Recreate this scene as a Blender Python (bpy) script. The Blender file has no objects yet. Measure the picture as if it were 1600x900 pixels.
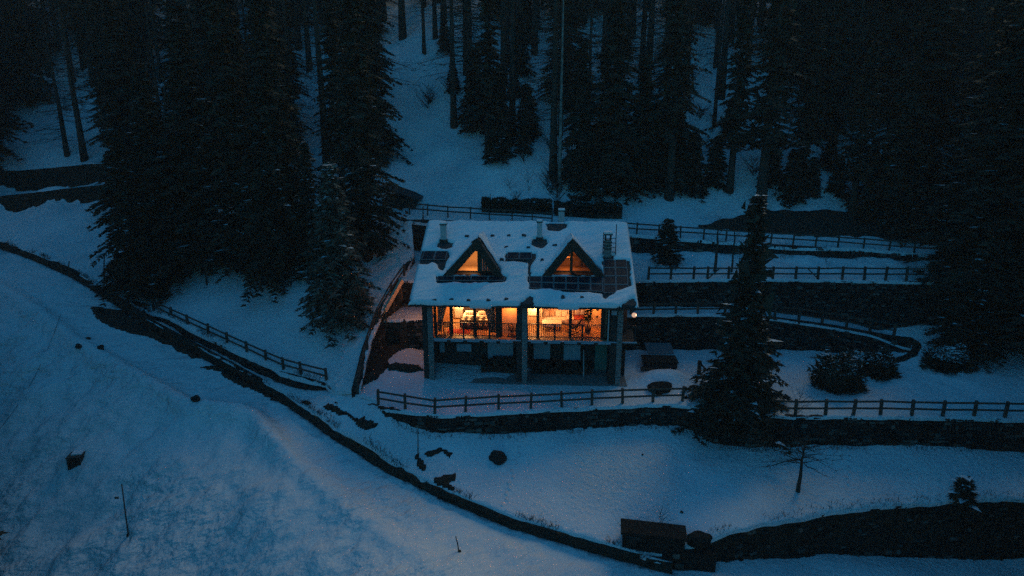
import bpy, math, random
import numpy as np
from mathutils import Vector, Matrix
from mathutils.geometry import delaunay_2d_cdt
random.seed(7)
RNG = np.random.default_rng(7)
SC = bpy.context.scene
COL = SC.collection
R = math.radians

# ------------------------------------------------------------------ camera
H, PITCH, F = 18.1, 16.0, 1067.0          # drone height, tilt, focal length in photo pixels (1600 wide)
cam = bpy.data.objects.new('camera', bpy.data.cameras.new('camera'))
cam.location = (0, 0, H); cam.rotation_euler = (R(90 - PITCH), 0, 0)
cam.data.lens = 24.0; cam.data.sensor_width = 36.0; cam.data.clip_end = 1000; cam.data.clip_start = 0.5
COL.objects.link(cam); SC.camera = cam
# ------------------------------------------------------------------ world, sun, exposure
SUN_EL, SUN_ROT = R(4.0), R(35)
world = bpy.data.worlds.new('World'); SC.world = world; world.use_nodes = True
nt = world.node_tree; nt.nodes.clear()
sky = nt.nodes.new('ShaderNodeTexSky'); sky.sky_type = 'NISHITA'; sky.sun_disc = False
sky.sun_elevation = SUN_EL; sky.sun_rotation = SUN_ROT; sky.ozone_density = 4.4; sky.air_density = 1.0; sky.dust_density = 0.2
bg = nt.nodes.new('ShaderNodeBackground'); bg.inputs['Strength'].default_value = 0.15
wo = nt.nodes.new('ShaderNodeOutputWorld')
tint = nt.nodes.new('ShaderNodeVectorMath'); tint.operation = 'MULTIPLY'; tint.inputs[1].default_value = (.40, 1.06, .93)   # cold blue-hour cast of the whole sky
nt.links.new(sky.outputs[0], tint.inputs[0]); nt.links.new(tint.outputs[0], bg.inputs[0]); nt.links.new(bg.outputs[0], wo.inputs[0])
sl = bpy.data.lights.new('sun', 'SUN'); sl.energy = 0.72; sl.angle = R(32); sl.color = (1.0, 0.82, 0.42)
so = bpy.data.objects.new('sun', sl); COL.objects.link(so)
_az, _el = SUN_ROT, R(33)
so.rotation_euler = Vector((math.sin(_az) * math.cos(_el), math.cos(_az) * math.cos(_el), math.sin(_el))).to_track_quat('Z', 'Y').to_euler()
SC.view_settings.view_transform = 'Standard'; SC.view_settings.look = 'None'
SC.view_settings.exposure = 1.10; SC.view_settings.gamma = 1.0
SC.cycles.use_denoising = False
SC.cycles.max_bounces = 6; SC.cycles.transparent_max_bounces = 12
SC.cycles.sample_clamp_indirect = 3.0

# ------------------------------------------------------------------ helpers
cP, sP = math.cos(R(PITCH)), math.sin(R(PITCH))
def ray(px, py):
    u = (px - 800) / F; v = -(py - 450) / F
    return (u, cP + v * sP, -sP + v * cP)
def W(px, py, z):
    d = ray(px, py); t = (z - H) / d[2]
    return (d[0] * t, d[1] * t, z)
def WY(px, py, Y):
    d = ray(px, py); t = Y / d[1]
    return (d[0] * t, Y, H + d[2] * t)
def proj(x, y, z):
    zz = z - H; dep = y * cP - zz * sP; up = y * sP + zz * cP
    return 800 + F * x / dep, 450 - F * up / dep

def tag(o, label=None, cat=None, group=None, kind=None):
    if label: o['label'] = label
    if cat: o['category'] = cat
    if group: o['group'] = group
    if kind: o['kind'] = kind
    return o
def empty(name, loc=(0, 0, 0), rz=0, **k):
    o = bpy.data.objects.new(name, None); COL.objects.link(o); o.location = loc; o.rotation_euler = (0, 0, rz)
    return tag(o, **k)
def copy_tree(o, parent=None):
    c = o.copy(); COL.objects.link(c); c.parent = parent
    for ch in list(o.children): copy_tree(ch, c)
    return c
def link_mesh(name, V, Fc, mat, parent=None, smooth=False):
    me = bpy.data.meshes.new(name)
    me.from_pydata([tuple(v) for v in V], [], Fc)
    if mat: me.materials.append(mat)
    if smooth: me.polygons.foreach_set('use_smooth', [True] * len(me.polygons))
    me.update()
    o = bpy.data.objects.new(name, me); COL.objects.link(o)
    if parent: o.parent = parent
    return o
def tri_mesh(name, V, T, mat, parent=None, smooth=False):
    me = bpy.data.meshes.new(name); n, m = len(V), len(T)
    me.vertices.add(n); me.vertices.foreach_set('co', np.asarray(V, dtype=np.float32).ravel())
    me.loops.add(3 * m); me.loops.foreach_set('vertex_index', np.asarray(T, dtype=np.int32).ravel())
    me.polygons.add(m); me.polygons.foreach_set('loop_start', np.arange(0, 3 * m, 3, dtype=np.int32))
    if smooth: me.polygons.foreach_set('use_smooth', np.ones(m, dtype=bool))
    me.update(calc_edges=True)
    if mat: me.materials.append(mat)
    o = bpy.data.objects.new(name, me); COL.objects.link(o)
    if parent: o.parent = parent
    return o
class MB:
    def __init__(s): s.v = []; s.f = []
    def add(s, vs, fs):
        b = len(s.v); s.v += [tuple(v) for v in vs]; s.f += [tuple(i + b for i in f) for f in fs]; return s
    def box(s, x0, x1, y0, y1, z0, z1):
        return s.add([(x0,y0,z0),(x1,y0,z0),(x1,y1,z0),(x0,y1,z0),(x0,y0,z1),(x1,y0,z1),(x1,y1,z1),(x0,y1,z1)],
                     [(0,3,2,1),(4,5,6,7),(0,1,5,4),(1,2,6,5),(2,3,7,6),(3,0,4,7)])
    def hexa(s, p):   # eight corners, bottom 4 then top 4
        return s.add(p, [(0,3,2,1),(4,5,6,7),(0,1,5,4),(1,2,6,5),(2,3,7,6),(3,0,4,7)])
    def bar(s, a, b, w, h=None):
        a = Vector(a); b = Vector(b); h = h or w; d = (b - a).normalized()
        up = Vector((0, 0, 1)) if abs(d.z) < .9 else Vector((0, 1, 0))
        r = d.cross(up).normalized() * w / 2; u = r.cross(d).normalized() * h / 2
        return s.hexa([a - r - u, a + r - u, b + r - u, b - r - u, a - r + u, a + r + u, b + r + u, b - r + u])
    def tube(s, pts, rad, n=6, cap=True):
        pts = [Vector(p) for p in pts]; b = len(s.v)
        for i, p in enumerate(pts):
            d = (pts[min(i + 1, len(pts) - 1)] - pts[max(i - 1, 0)]).normalized()
            up = Vector((0, 0, 1)) if abs(d.z) < .9 else Vector((1, 0, 0))
            r = d.cross(up).normalized(); u = r.cross(d)
            for k in range(n):
                a = 2 * math.pi * k / n
                s.v.append(tuple(p + (r * math.cos(a) + u * math.sin(a)) * rad[i]))
        for i in range(len(pts) - 1):
            for k in range(n):
                s.f.append((b + i*n + k, b + i*n + (k+1) % n, b + (i+1)*n + (k+1) % n, b + (i+1)*n + k))
        if cap:
            s.f.append(tuple(b + k for k in reversed(range(n)))); s.f.append(tuple(b + (len(pts)-1)*n + k for k in range(n)))
        return s
    def lathe(s, cx, cy, prof, n=12):
        b = len(s.v)
        for z, r in prof:
            for k in range(n):
                a = 2*math.pi*k/n; s.v.append((cx + r*math.cos(a), cy + r*math.sin(a), z))
        for i in range(len(prof)-1):
            for k in range(n): s.f.append((b+i*n+k, b+i*n+(k+1)%n, b+(i+1)*n+(k+1)%n, b+(i+1)*n+k))
        s.f.append(tuple(b+k for k in reversed(range(n)))); s.f.append(tuple(b+(len(prof)-1)*n+k for k in range(n)))
        return s
    def build(s, name, mat, parent=None, smooth=False):
        return link_mesh(name, s.v, s.f, mat, parent, smooth)
def part_box(name, mat, parent, x0, x1, y0, y1, z0, z1, bev=0.0):
    o = MB().box(x0, x1, y0, y1, z0, z1).build(name, mat, parent)
    if bev:
        m = o.modifiers.new('b', 'BEVEL'); m.width = bev; m.segments = 2
    return o

# lattice noise, vectorised
def _h(ix, iy, sd):
    n = (ix.astype(np.int64) * 374761393 + iy.astype(np.int64) * 668265263 + sd * 974711) & 0x7fffffff
    n = ((n ^ (n >> 13)) * 1274126177) & 0x7fffffff
    return ((n ^ (n >> 16)) & 0xffff) / 65535.0
def noise(x, y, sc=1.0, sd=0):
    x = np.asarray(x, float) / sc; y = np.asarray(y, float) / sc
    ix = np.floor(x); iy = np.floor(y); fx = x - ix; fy = y - iy
    fx = fx*fx*(3-2*fx); fy = fy*fy*(3-2*fy)
    a = _h(ix, iy, sd); b = _h(ix+1, iy, sd); c = _h(ix, iy+1, sd); d = _h(ix+1, iy+1, sd)
    return (a*(1-fx)+b*fx)*(1-fy)+(c*(1-fx)+d*fx)*fy - .5
def fbm(x, y, sc=1.0, oc=3, sd=0):
    return sum(noise(x, y, sc / 2**i, sd + i) / 2**i for i in range(oc))
def sstep(a, b, x):
    t = np.clip((np.asarray(x, float) - a) / (b - a), 0, 1); return t*t*(3-2*t)
def pip(X, Y, poly):
    X = np.asarray(X, float); Y = np.asarray(Y, float); ins = np.zeros(X.shape, bool); n = len(poly)
    for i in range(n):
        x0, y0 = poly[i][:2]; x1, y1 = poly[(i+1) % n][:2]
        if y0 == y1: continue
        c = ((y0 > Y) != (y1 > Y)) & (X < (x1-x0)*(Y-y0)/(y1-y0)+x0)
        ins ^= c
    return ins
def seg_dist(X, Y, pts, closed=False, vals=None):
    X = np.asarray(X, float); Y = np.asarray(Y, float)
    best = np.full(X.shape, 1e9); sg = np.ones(X.shape); val = np.zeros(X.shape); n = len(pts)
    for i in range(n if closed else n-1):
        x0, y0 = pts[i][:2]; x1, y1 = pts[(i+1) % n][:2]; dx, dy = x1-x0, y1-y0; L = dx*dx+dy*dy
        if L < 1e-12: continue
        t = np.clip(((X-x0)*dx+(Y-y0)*dy)/L, 0, 1)
        d = np.hypot(X-x0-t*dx, Y-y0-t*dy); m = d < best
        best = np.where(m, d, best); sg = np.where(m, np.sign(dx*(Y-y0)-dy*(X-x0)), sg)
        if vals is not None:
            val = np.where(m, vals[i]*(1-t)+vals[(i+1) % n]*t, val)
    return best, sg, val
class TPS:
    def __init__(s, P, lam=0.02):
        P = np.array(P, float); s.P = P[:, :2]; n = len(P)
        d = np.hypot(*(s.P[:, None]-s.P[None]).transpose(2, 0, 1)); K = np.where(d > 0, d*d*np.log(d+1e-9), 0) + lam*n*np.eye(n)
        A = np.zeros((n+3, n+3)); A[:n, :n] = K; A[:n, n] = 1; A[:n, n+1:] = s.P; A[n, :n] = 1; A[n+1:, :n] = s.P.T
        s.w = np.linalg.solve(A, np.concatenate([P[:, 2], np.zeros(3)]))
    def __call__(s, X, Y):
        X = np.asarray(X, float); Y = np.asarray(Y, float); n = len(s.P)
        z = s.w[n] + s.w[n+1]*X + s.w[n+2]*Y
        for i in range(n):
            d2 = (X-s.P[i, 0])**2+(Y-s.P[i, 1])**2; z = z + s.w[i]*.5*d2*np.log(d2+1e-9)
        return z
def resample(pts, step):
    out = []
    for a, b in zip(pts[:-1], pts[1:]):
        a = np.array(a, float); b = np.array(b, float); n = max(1, int(np.hypot(*(b-a)[:2])/step))
        for k in range(n): out.append(a+(b-a)*k/n)
    out.append(np.array(pts[-1], float)); return out

# ------------------------------------------------------------------ materials
def mat(name, col, rough=.8, noise_sc=None, col2=None, bump=0, bump_sc=None, island=0, metal=0, stretch=None, detail=4, spec=.3):
    m = bpy.data.materials.new(name); m.use_nodes = True; t = m.node_tree; p = t.nodes['Principled BSDF']
    p.inputs['Base Color'].default_value = (*col, 1); p.inputs['Roughness'].default_value = rough; p.inputs['Metallic'].default_value = metal
    p.inputs['Specular IOR Level'].default_value = spec
    src = None; tc = t.nodes.new('ShaderNodeTexCoord'); vec = tc.outputs['Object']
    if stretch:
        mp = t.nodes.new('ShaderNodeMapping'); mp.vector_type = 'TEXTURE'; mp.inputs['Scale'].default_value = stretch[:3]
        mp.inputs['Rotation'].default_value = (0, 0, stretch[3] if len(stretch) > 3 else 0); t.links.new(vec, mp.inputs[0]); vec = mp.outputs[0]
    if noise_sc:
        n = t.nodes.new('ShaderNodeTexNoise'); n.inputs['Scale'].default_value = noise_sc; n.inputs['Detail'].default_value = detail
        t.links.new(vec, n.inputs['Vector'])
        mx = t.nodes.new('ShaderNodeMix'); mx.data_type = 'RGBA'; mx.inputs['A'].default_value = (*col, 1); mx.inputs['B'].default_value = (*(col2 or col), 1)
        rp = t.nodes.new('ShaderNodeMapRange'); rp.inputs['From Min'].default_value = .35; rp.inputs['From Max'].default_value = .65
        t.links.new(n.outputs['Fac'], rp.inputs[0]); t.links.new(rp.outputs[0], mx.inputs['Factor']); src = mx.outputs['Result']
    if island:
        g = t.nodes.new('ShaderNodeNewGeometry'); mr = t.nodes.new('ShaderNodeMapRange')
        mr.inputs['To Min'].default_value = 1-island; mr.inputs['To Max'].default_value = 1+island*(2.2 if name == 'stone' else 1)
        pw = t.nodes.new('ShaderNodeMath'); pw.operation = 'POWER'; pw.inputs[1].default_value = 3.5 if name == 'stone' else 2.0
        t.links.new(g.outputs['Random Per Island'], pw.inputs[0]); t.links.new(pw.outputs[0], mr.inputs[0])
        ml = t.nodes.new('ShaderNodeVectorMath'); ml.operation = 'SCALE'
        if src: t.links.new(src, ml.inputs[0])
        else: ml.inputs[0].default_value = col
        t.links.new(mr.outputs[0], ml.inputs['Scale']); src = ml.outputs[0]
    if src: t.links.new(src, p.inputs['Base Color'])
    if bump:
        n2 = t.nodes.new('ShaderNodeTexNoise'); n2.inputs['Scale'].default_value = bump_sc or 8; n2.inputs['Detail'].default_value = 3.5 if name == 'snow_lumpy' else 6; n2.inputs['Roughness'].default_value = .5 if name == 'snow_lumpy' else .6
        t.links.new(vec, n2.inputs['Vector'])
        hsrc = n2.outputs['Fac']
        if name.startswith('snow'):
            n3 = t.nodes.new('ShaderNodeTexNoise'); n3.inputs['Scale'].default_value = .16; n3.inputs['Detail'].default_value = 3; t.links.new(tc.outputs['Object'], n3.inputs['Vector'])
            m3 = t.nodes.new('ShaderNodeMapRange'); m3.inputs['From Min'].default_value = .40; m3.inputs['From Max'].default_value = .62; m3.inputs['To Min'].default_value = .4
            t.links.new(n3.outputs['Fac'], m3.inputs[0]); mm = t.nodes.new('ShaderNodeMath'); mm.operation = 'MULTIPLY'; t.links.new(hsrc, mm.inputs[0]); t.links.new(m3.outputs[0], mm.inputs[1]); hsrc = mm.outputs[0]
        b = t.nodes.new('ShaderNodeBump'); b.inputs['Strength'].default_value = 1; b.inputs['Distance'].default_value = bump
        t.links.new(hsrc, b.inputs['Height']); t.links.new(b.outputs[0], p.inputs['Normal'])
    return m
M = {}
M['snow'] = mat('snow', (.80, .82, .84), .75, .5, (.72, .75, .79), .26, 3.4, spec=.2)
M['snow_lumpy'] = mat('snow_lumpy', (.78, .80, .82), .75, .5, (.75, .775, .80), .62, 1.7, stretch=(1.9, 1, 1, R(48)), spec=.2)
M['snow_roof'] = mat('snow_roof', (.80, .82, .84), .7, 1.2, (.74, .77, .81), .12, 2.6, stretch=(3.0, 1, 1, R(35)), spec=.2)
M['stone'] = mat('stone', (.075, .066, .058), .9, 5, (.042, .037, .032), .03, 14, island=.75)
M['stone_pale'] = mat('stone_pale', (.34, .32, .31), .9, 14, (.10, .095, .09), .02, 25)
M['earth'] = mat('earth', (.026, .021, .016), .95, 2.5, (.042, .033, .024), .14, 5)
M['mortar'] = mat('mortar', (.032, .029, .026), .95, 5, (.022, .02, .018), .03, 12)
M['wood'] = mat('wood', (.045, .032, .024), .75, 3, (.035, .026, .02), .005, 30, stretch=(.12, .12, 1))
M['fence'] = mat('fence', (.055, .045, .038), .8, 5, (.08, .065, .055), .004, 30)
M['beam'] = mat('beam', (.11, .065, .035), .7, 4, (.07, .04, .024), .004, 30)
M['bark'] = mat('bark', (.065, .05, .04), .95, 5, (.04, .032, .027), .03, 15, stretch=(.25, .25, 1.4))
M['bark_pale'] = mat('bark_pale', (.30, .28, .27), .9, 2, (.12, .11, .10), .02, 12, stretch=(.5, .5, 1))
M['twig'] = mat('twig', (.055, .042, .034), .9)
M['twig_red'] = mat('twig_red', (.13, .075, .05), .9)
M['needles'] = mat('needles', (.042, .036, .024), .85, .6, (.040, .034, .022), island=.4)
M['needles_pale'] = mat('needles_pale', (.17, .145, .112), .85, 1.2, (.07, .062, .048), island=.7)
M['slate'] = mat('slate', (.05, .05, .052), .8, 4, (.035, .035, .037), .01, 12)
M['panel'] = mat('panel', (.012, .014, .022), .45, spec=.25)
M['panel_frame'] = mat('panel_frame', (.22, .23, .25), .5)
M['metal_dark'] = mat('metal_dark', (.03, .03, .032), .5, metal=.4)
M['metal_pale'] = mat('metal_pale', (.48, .48, .49), .6, 8, (.38, .38, .40))
M['render_dark'] = mat('render_dark', (.05, .047, .044), .9, 3, (.035, .033, .031), .01, 15)
M['plaster'] = mat('plaster', (.62, .46, .30), .9, 2.5, (.54, .39, .25), .006, 12)
M['plaster_white'] = mat('plaster_white', (.80, .74, .66), .9, 2.5, (.74, .68, .6))
M['floorboard'] = mat('floorboard', (.42, .24, .12), .5, 3, (.32, .18, .09), island=.25)
M['ceiling_wood'] = mat('ceiling_wood', (.30, .17, .09), .6, 3, (.24, .13, .07))
M['linen'] = mat('linen', (.80, .76, .70), .9, 10, (.7, .66, .6))
M['linen_black'] = mat('linen_black', (.03, .028, .03), .9)
M['linen_red'] = mat('linen_red', (.40, .07, .045), .9)
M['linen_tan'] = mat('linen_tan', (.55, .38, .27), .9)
M['curtain'] = mat('curtain', (.20, .17, .17), .9)
M['blind'] = mat('blind', (.36, .44, .52), .8, 6, (.30, .36, .43))
M['green_door'] = mat('green_door', (.04, .20, .17), .6)
M['leaf'] = mat('leaf', (.03, .06, .02), .6)
M['tarp'] = mat('tarp', (.10, .13, .15), .6)
def glassmat():
    m = bpy.data.materials.new('glass'); m.use_nodes = True; t = m.node_tree; t.nodes.clear()
    o = t.nodes.new('ShaderNodeOutputMaterial'); a = t.nodes.new('ShaderNodeBsdfTransparent'); g = t.nodes.new('ShaderNodeBsdfGlossy')
    a.inputs[0].default_value = (.93, .95, .95, 1); g.inputs['Roughness'].default_value = .03
    fr = t.nodes.new('ShaderNodeFresnel'); fr.inputs[0].default_value = 1.45; mx = t.nodes.new('ShaderNodeMixShader')
    t.links.new(fr.outputs[0], mx.inputs[0]); t.links.new(a.outputs[0], mx.inputs[1]); t.links.new(g.outputs[0], mx.inputs[2]); t.links.new(mx.outputs[0], o.inputs[0])
    return m
M['glass'] = glassmat()
def emis(name, col, st):
    m = bpy.data.materials.new(name); m.use_nodes = True; p = m.node_tree.nodes['Principled BSDF']
    p.inputs['Base Color'].default_value = (*col, 1); p.inputs['Emission Color'].default_value = (*col, 1); p.inputs['Emission Strength'].default_value = st
    return m
M['bulb'] = emis('bulb', (1.0, .72, .42), 3.0)
M['near_black'] = mat('near_black', (.016, .014, .012), .95, 3, (.022, .019, .016), .04, 8)  # near-black base tone for the block, two boulders and the tabletop
M['globe'] = emis('globe', (1.0, .58, .38), .3)

# ------------------------------------------------------------------ ground lines (points of the photo set at their real height)
R5 = [(-130, 112, 9.0)] + [W(*p) for p in [(0,388,4.3),(60,410,4.0),(110,433,3.5),(165,466,2.6),(230,512,1.5),(290,545,.6),(360,583,-.3),(440,628,-1.2),
      (520,685,-1.9),(600,735,-2.6),(700,785,-3.1),(800,826,-3.6),(920,862,-4.0),(1050,897,-4.4)]] + [(14, 23.5, -4.9), (30, 14, -6), (60, -4, -8)]
R8 = [W(*p) for p in [(205,470,2.4),(240,488,2.0),(300,515,1.6),(370,548,1.0),(440,580,.5),(510,598,.15),(522,611,.0)]]
R8b = [1.9, 1.35, .75, .1, -.45, -.35, -.2]
R1 = [W(*p) for p in [(592,637,0),(640,643,0),(690,649,0),(760,645,0),(830,641,0),(930,636,0),(1010,632,0),(1070,632,0),(1120,641,0),(1180,648,0),(1300,650,0),(1450,652,0),(1600,655,0)]] + [(45, 35.6, 0), (70, 35, 0)]
R1b = [-.15, -1.0, -1.25, -1.35, -1.35, -1.3, -1.4, -1.5, -2.2, -2.1, -1.85, -1.85, -2.1, -2.2, -2.4]
R7 = [W(560, 608, .45), W(575, 545, 1.9), W(590, 500, 3.1), W(612, 460, 4.2), W(632, 430, 5.0), (-7.6, 51, 6.2), (-8.2, 54.0, 8.2)]
R2 = [(-9.2, 45.2, 2.8), (-4, 45.6, 2.8), (7.3, 46.4, 2.8), WY(1150, 490, 46.6), WY(1210, 496, 46.5), WY(1300, 508, 46.1), WY(1400, 526, 45.6), WY(1425, 536, 45.3)]
R3 = [(-8.3, 48.5, 4.8), (8, 48.4, 4.8), (25, 48.4, 4.8), (40, 48.2, 4.7), (80, 48, 4.4)]
R4 = [WY(625, 342, 54), WY(780, 347, 54), WY(980, 366, 53.8), WY(1165, 379, 53.5), WY(1300, 387, 53.3), WY(1480, 400, 53), (50, 52.8, 4.9), (80, 52.5, 4.6)]
R6 = [W(*p) for p in [(1000,858,-3.3),(1095,845,-3.2),(1180,818,-3.05),(1300,795,-2.9),(1450,782,-2.75),(1600,776,-2.6)]] + [(40, 33, -2.4), (70, 35, -2)]
R6b = [-4.0, -4.6, -5.2, -5.9, -6.3, -6.6, -6.8, -7.0]

# A: road and embankment on the near side of R5
def road_w(x):  # width of the ploughed road, metres
    return np.interp(x, [-60, -30, -20, -16, -12, -4, 8], [4.5, 4.2, 4.0, 2.0, 2.6, 3.6, 4.0])
R5z = [p[2] for p in R5]
def zA(X, Y):
    d, sg, z = seg_dist(X, Y, R5, vals=R5z); w = road_w(X)
    berm = np.interp(X, [-40, -22, -17, -12, 0], [.5, .7, .9, .25, 0.0]) * np.exp(-((d-w-.4)/.7)**2)
    fall = np.clip(d-w-.8, 0, None); z2 = z - .36*fall - .25*np.clip(fall-2.5, 0, None) + berm - .04*np.minimum(d, w)
    z2 = z2 + .95*np.clip(-.92*np.maximum(Y, 9)-15-X, 0, 62)     # unseen rise, added to cut sky light on the near slope
    k = sstep(w, w+2.5, d)
    u = X*.62+Y*.78; v = -X*.78+Y*.62
    lump = fbm(u*.55, v*1.4, 1.3, 4, 11)*.62*k*np.interp(X, [-20, -6, 4], [1, .45, .2]) + fbm(X, Y, 6, 2, 5)*.5*k
    return z2 + lump + fbm(X, Y, .9, 2, 3)*.06
# B: lower field and junction
B_pts = [(p[0], p[1], p[2]+.62) for i, p in enumerate(R5[5:15])] + [(p[0], p[1], b) for p, b in zip(R8, R8b)] + [(p[0], p[1]-.2, b) for p, b in zip(R1, R1b)] \
        + [p for p in R6[1:]] + [W(560, 612, .1), W(500, 640, -.75), W(560, 655, -.75), W(600, 690, -1.3), W(540, 622, -.2)] \
        + [(0, 34, -2.3), (12, 33.5, -2.6), (6, 31, -3.1), (22, 34, -2.3)]
tB = TPS(B_pts, .0005)
def zB(X, Y): return tB(X, Y) + fbm(X, Y, 4, 2, 21)*.22 + fbm(X, Y, .8, 2, 22)*(.05 + .13*sstep(-3.5, -8, X))
# T: house terrace
T_pts = [(p[0], p[1], 0) for p in R1] + [(-9.4, 39.2, .15), (-8.9, 41, .35), (-8, 43.5, .55), (-6, 44.8, .5), (-5, 41, .1), (0, 41, 0), (7, 41, 0), (7.5, 46.3, .15), (15, 46.4, .1), (22, 46, .15), (27, 45.6, .3),
         (32, 46, .9), (40, 46, .6), (32, 40, .1), (20, 40, 0), (50, 46, .8), (10, 39.7, .05), (30, 49, 1.6), (45, 49, 1.6), (60, 47, 1)]
tT = TPS(T_pts, .0005)
def zT(X, Y):
    n = fbm(X, Y, 1.1, 3, 33)*.14*sstep(.8, 1.6, np.abs(X-1)-6.5+np.clip(39-Y, 0, 2)*0) + fbm(X, Y, .7, 2, 34)*.05
    mound = .75*np.exp(-(((X-9.9)/1.5)**2+((Y-41.2)/.9)**2)**1.4)
    return tT(X, Y) + n + mound
# L1: bench beside the house and the ramp
def zL1(X, Y):
    z = np.interp(X, [-10, 7, 14, 18, 22, 25.5, 27.2, 28], [2.8, 2.8, R2[3][2], R2[4][2], R2[5][2], R2[6][2]+.1, R2[7][2], R2[7][2]-.1])
    k = sstep(25.5, 31, X)
    return z*(1-k) + zT(X, Y)*k + fbm(X, Y, 1, 2, 44)*.06
tL2 = TPS([(p[0], p[1], p[2]) for p in R3] + [(-8.3, 53.6, 5.8), (8, 53.4, 5.7), (20, 53, 5.55), (30, 52.9, 5.2), (50, 52.5, 4.8), (80, 52, 4.5)], .0005)
def zL2(X, Y): return tL2(X, Y) + fbm(X, Y, 1.5, 3, 55)*.35*sstep(48.8, 50.2, Y)
H_pts = [(p[0], p[1], p[2]) for p in R8] + [(p[0], p[1], p[2]) for p in R7[:6]] + [(p[0], p[1], p[2]) for p in R4] + [(p[0], p[1]+2.2, p[2]+.15) for p in R4] + \
        [(R5[i][0], R5[i][1], R5[i][2]+.5) for i in range(1, 6)] + [(-24, 52.9, 4.2), (-17, 47, 2.9), (0, 61, 10.2), (0, 70, 15), (0, 84, 22.8), (0, 96, 29.5), (0, 130, 50), (30, 60, 8.0), (28, 66, 11.5), (30, 80, 19), (35, 96, 28),
        (-20, 60, 8.5), (-20, 70, 13.5), (-25, 84, 21), (-45, 67, 7.8), (-45, 71.5, 10.2), (-45, 85, 17.5), (-30, 66.5, 8.4), (-38, 130, 44), (-130, 130, 38), (-100, 90, 14), (70, 60, 7.5), (70, 90, 24), (130, 130, 46), (60, 130, 47),
        (0, 230, 108), (-130, 230, 100), (130, 230, 100), (-12, 90, 26)]
tH = TPS(H_pts, .0005)
def zH(X, Y):
    z = tH(X, Y); s = Y - 67 - (X+45)*-.06
    p = 1.5*sstep(0, .5, s) + 1.9*sstep(3.8, 4.5, s) - .53*np.clip(s, 0, 4.5)
    z = z + p*sstep(-20, -28, X)*np.exp(-np.clip(s-4.5, 0, None)/5)
    far = sstep(56, 70, Y)
    return z + fbm(X, Y, 7, 3, 66)*(.25+1.3*far) + fbm(X, Y, 1.2, 2, 67)*(.07+.10*far)
def zD(X, Y): return np.interp(X, [5, 9, 13, 17, 23, 40], [-4.05, -4.55, -5.2, -5.8, -6.4, -7.0]) - .07*(29-Y) + fbm(X, Y, 2.5, 3, 77)*.3

def offs(line, d):
    """push a polyline sideways (towards the camera for left-to-right lines when d > 0)"""
    P = np.array([p[:2] for p in line]); T = np.gradient(P, axis=0); T /= np.hypot(T[:, 0], T[:, 1])[:, None]
    return [(p[0]+t[1]*d, p[1]-t[0]*d) for p, t in zip(P, T)]
OV = .10
def rev(l): return list(reversed(l))
polyA = [(p[0], p[1]) for p in R5] + [(60, -40), (-130, -40)]
polyB = offs(R5[4:15], -.10) + [R6[0][:2]] + offs(R6[1:], OV) + [(70, 34.9)] + rev([(p[0], p[1]+.25) for p in R1]) + [(-8.2, 38.2), (-9.5, 39.4)] + rev([(p[0]+.02, p[1]+.25) for p in R8])
polyT = offs(R1, OV) + [(70, 52)] + [(28, 52), (27.6, 45.6)] + rev([(p[0], p[1]+.3) for p in R2]) + rev([(p[0]-.2, p[1]) for p in R7[:3]]) + [(-8.4, 38.0)]
polyL1 = offs(R2, OV) + [(28.2, 46), (28.2, 48.9)] + [(8, 48.9), (-8.6, 48.9)]
polyL2 = offs(R3, OV) + [(80, 53.2)] + rev([(p[0], p[1]+.35) for p in R4]) + [(-8.6, 52)]
polyH = [(-140, 118)] + offs(R5[:5], -.10) + offs(R8, OV) + offs(R7, OV) + offs(R4, OV) + [(130, 53), (150, 230), (-150, 230)]
polyD = [(p[0], p[1]+.4) for p in R6[1:]] + [(75, 0), (60, -4.0), (30, 14), (14, 23.5), W(1052, 897, -4.4)[:2], W(960, 872, -4.2)[:2], W(1000, 855, -3.9)[:2]]
ZONES = [('terrace', polyT, zT), ('l1', polyL1, zL1), ('l2', polyL2, zL2), ('hill', polyH, zH), ('field', polyB, zB), ('low', polyD, zD), ('emb', polyA, zA)]
def gz(X, Y):
    X = np.atleast_1d(np.asarray(X, float)); Y = np.atleast_1d(np.asarray(Y, float)); z = np.full(X.shape, -50.); done = np.zeros(X.shape, bool)
    for n, poly, f in ZONES:
        m = pip(X, Y, poly) & ~done
        if n in ('l1', 'l2'): m = pip(X, Y, poly)
        if m.any(): z[m] = np.maximum(z[m], f(X[m], Y[m])) if n in ('l1', 'l2', 'hill') else f(X[m], Y[m]); done |= m
    return z
def G(px, py, y0=15, y1=200):
    d = ray(px, py); t = np.linspace(y0, y1, 3000) / d[1]
    z = gz(d[0]*t, d[1]*t); k = np.nonzero(H+d[2]*t <= z)[0]
    if not len(k): return None
    k = k[0]; return (float(d[0]*t[k]), float(d[1]*t[k]), float(z[k]))

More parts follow.
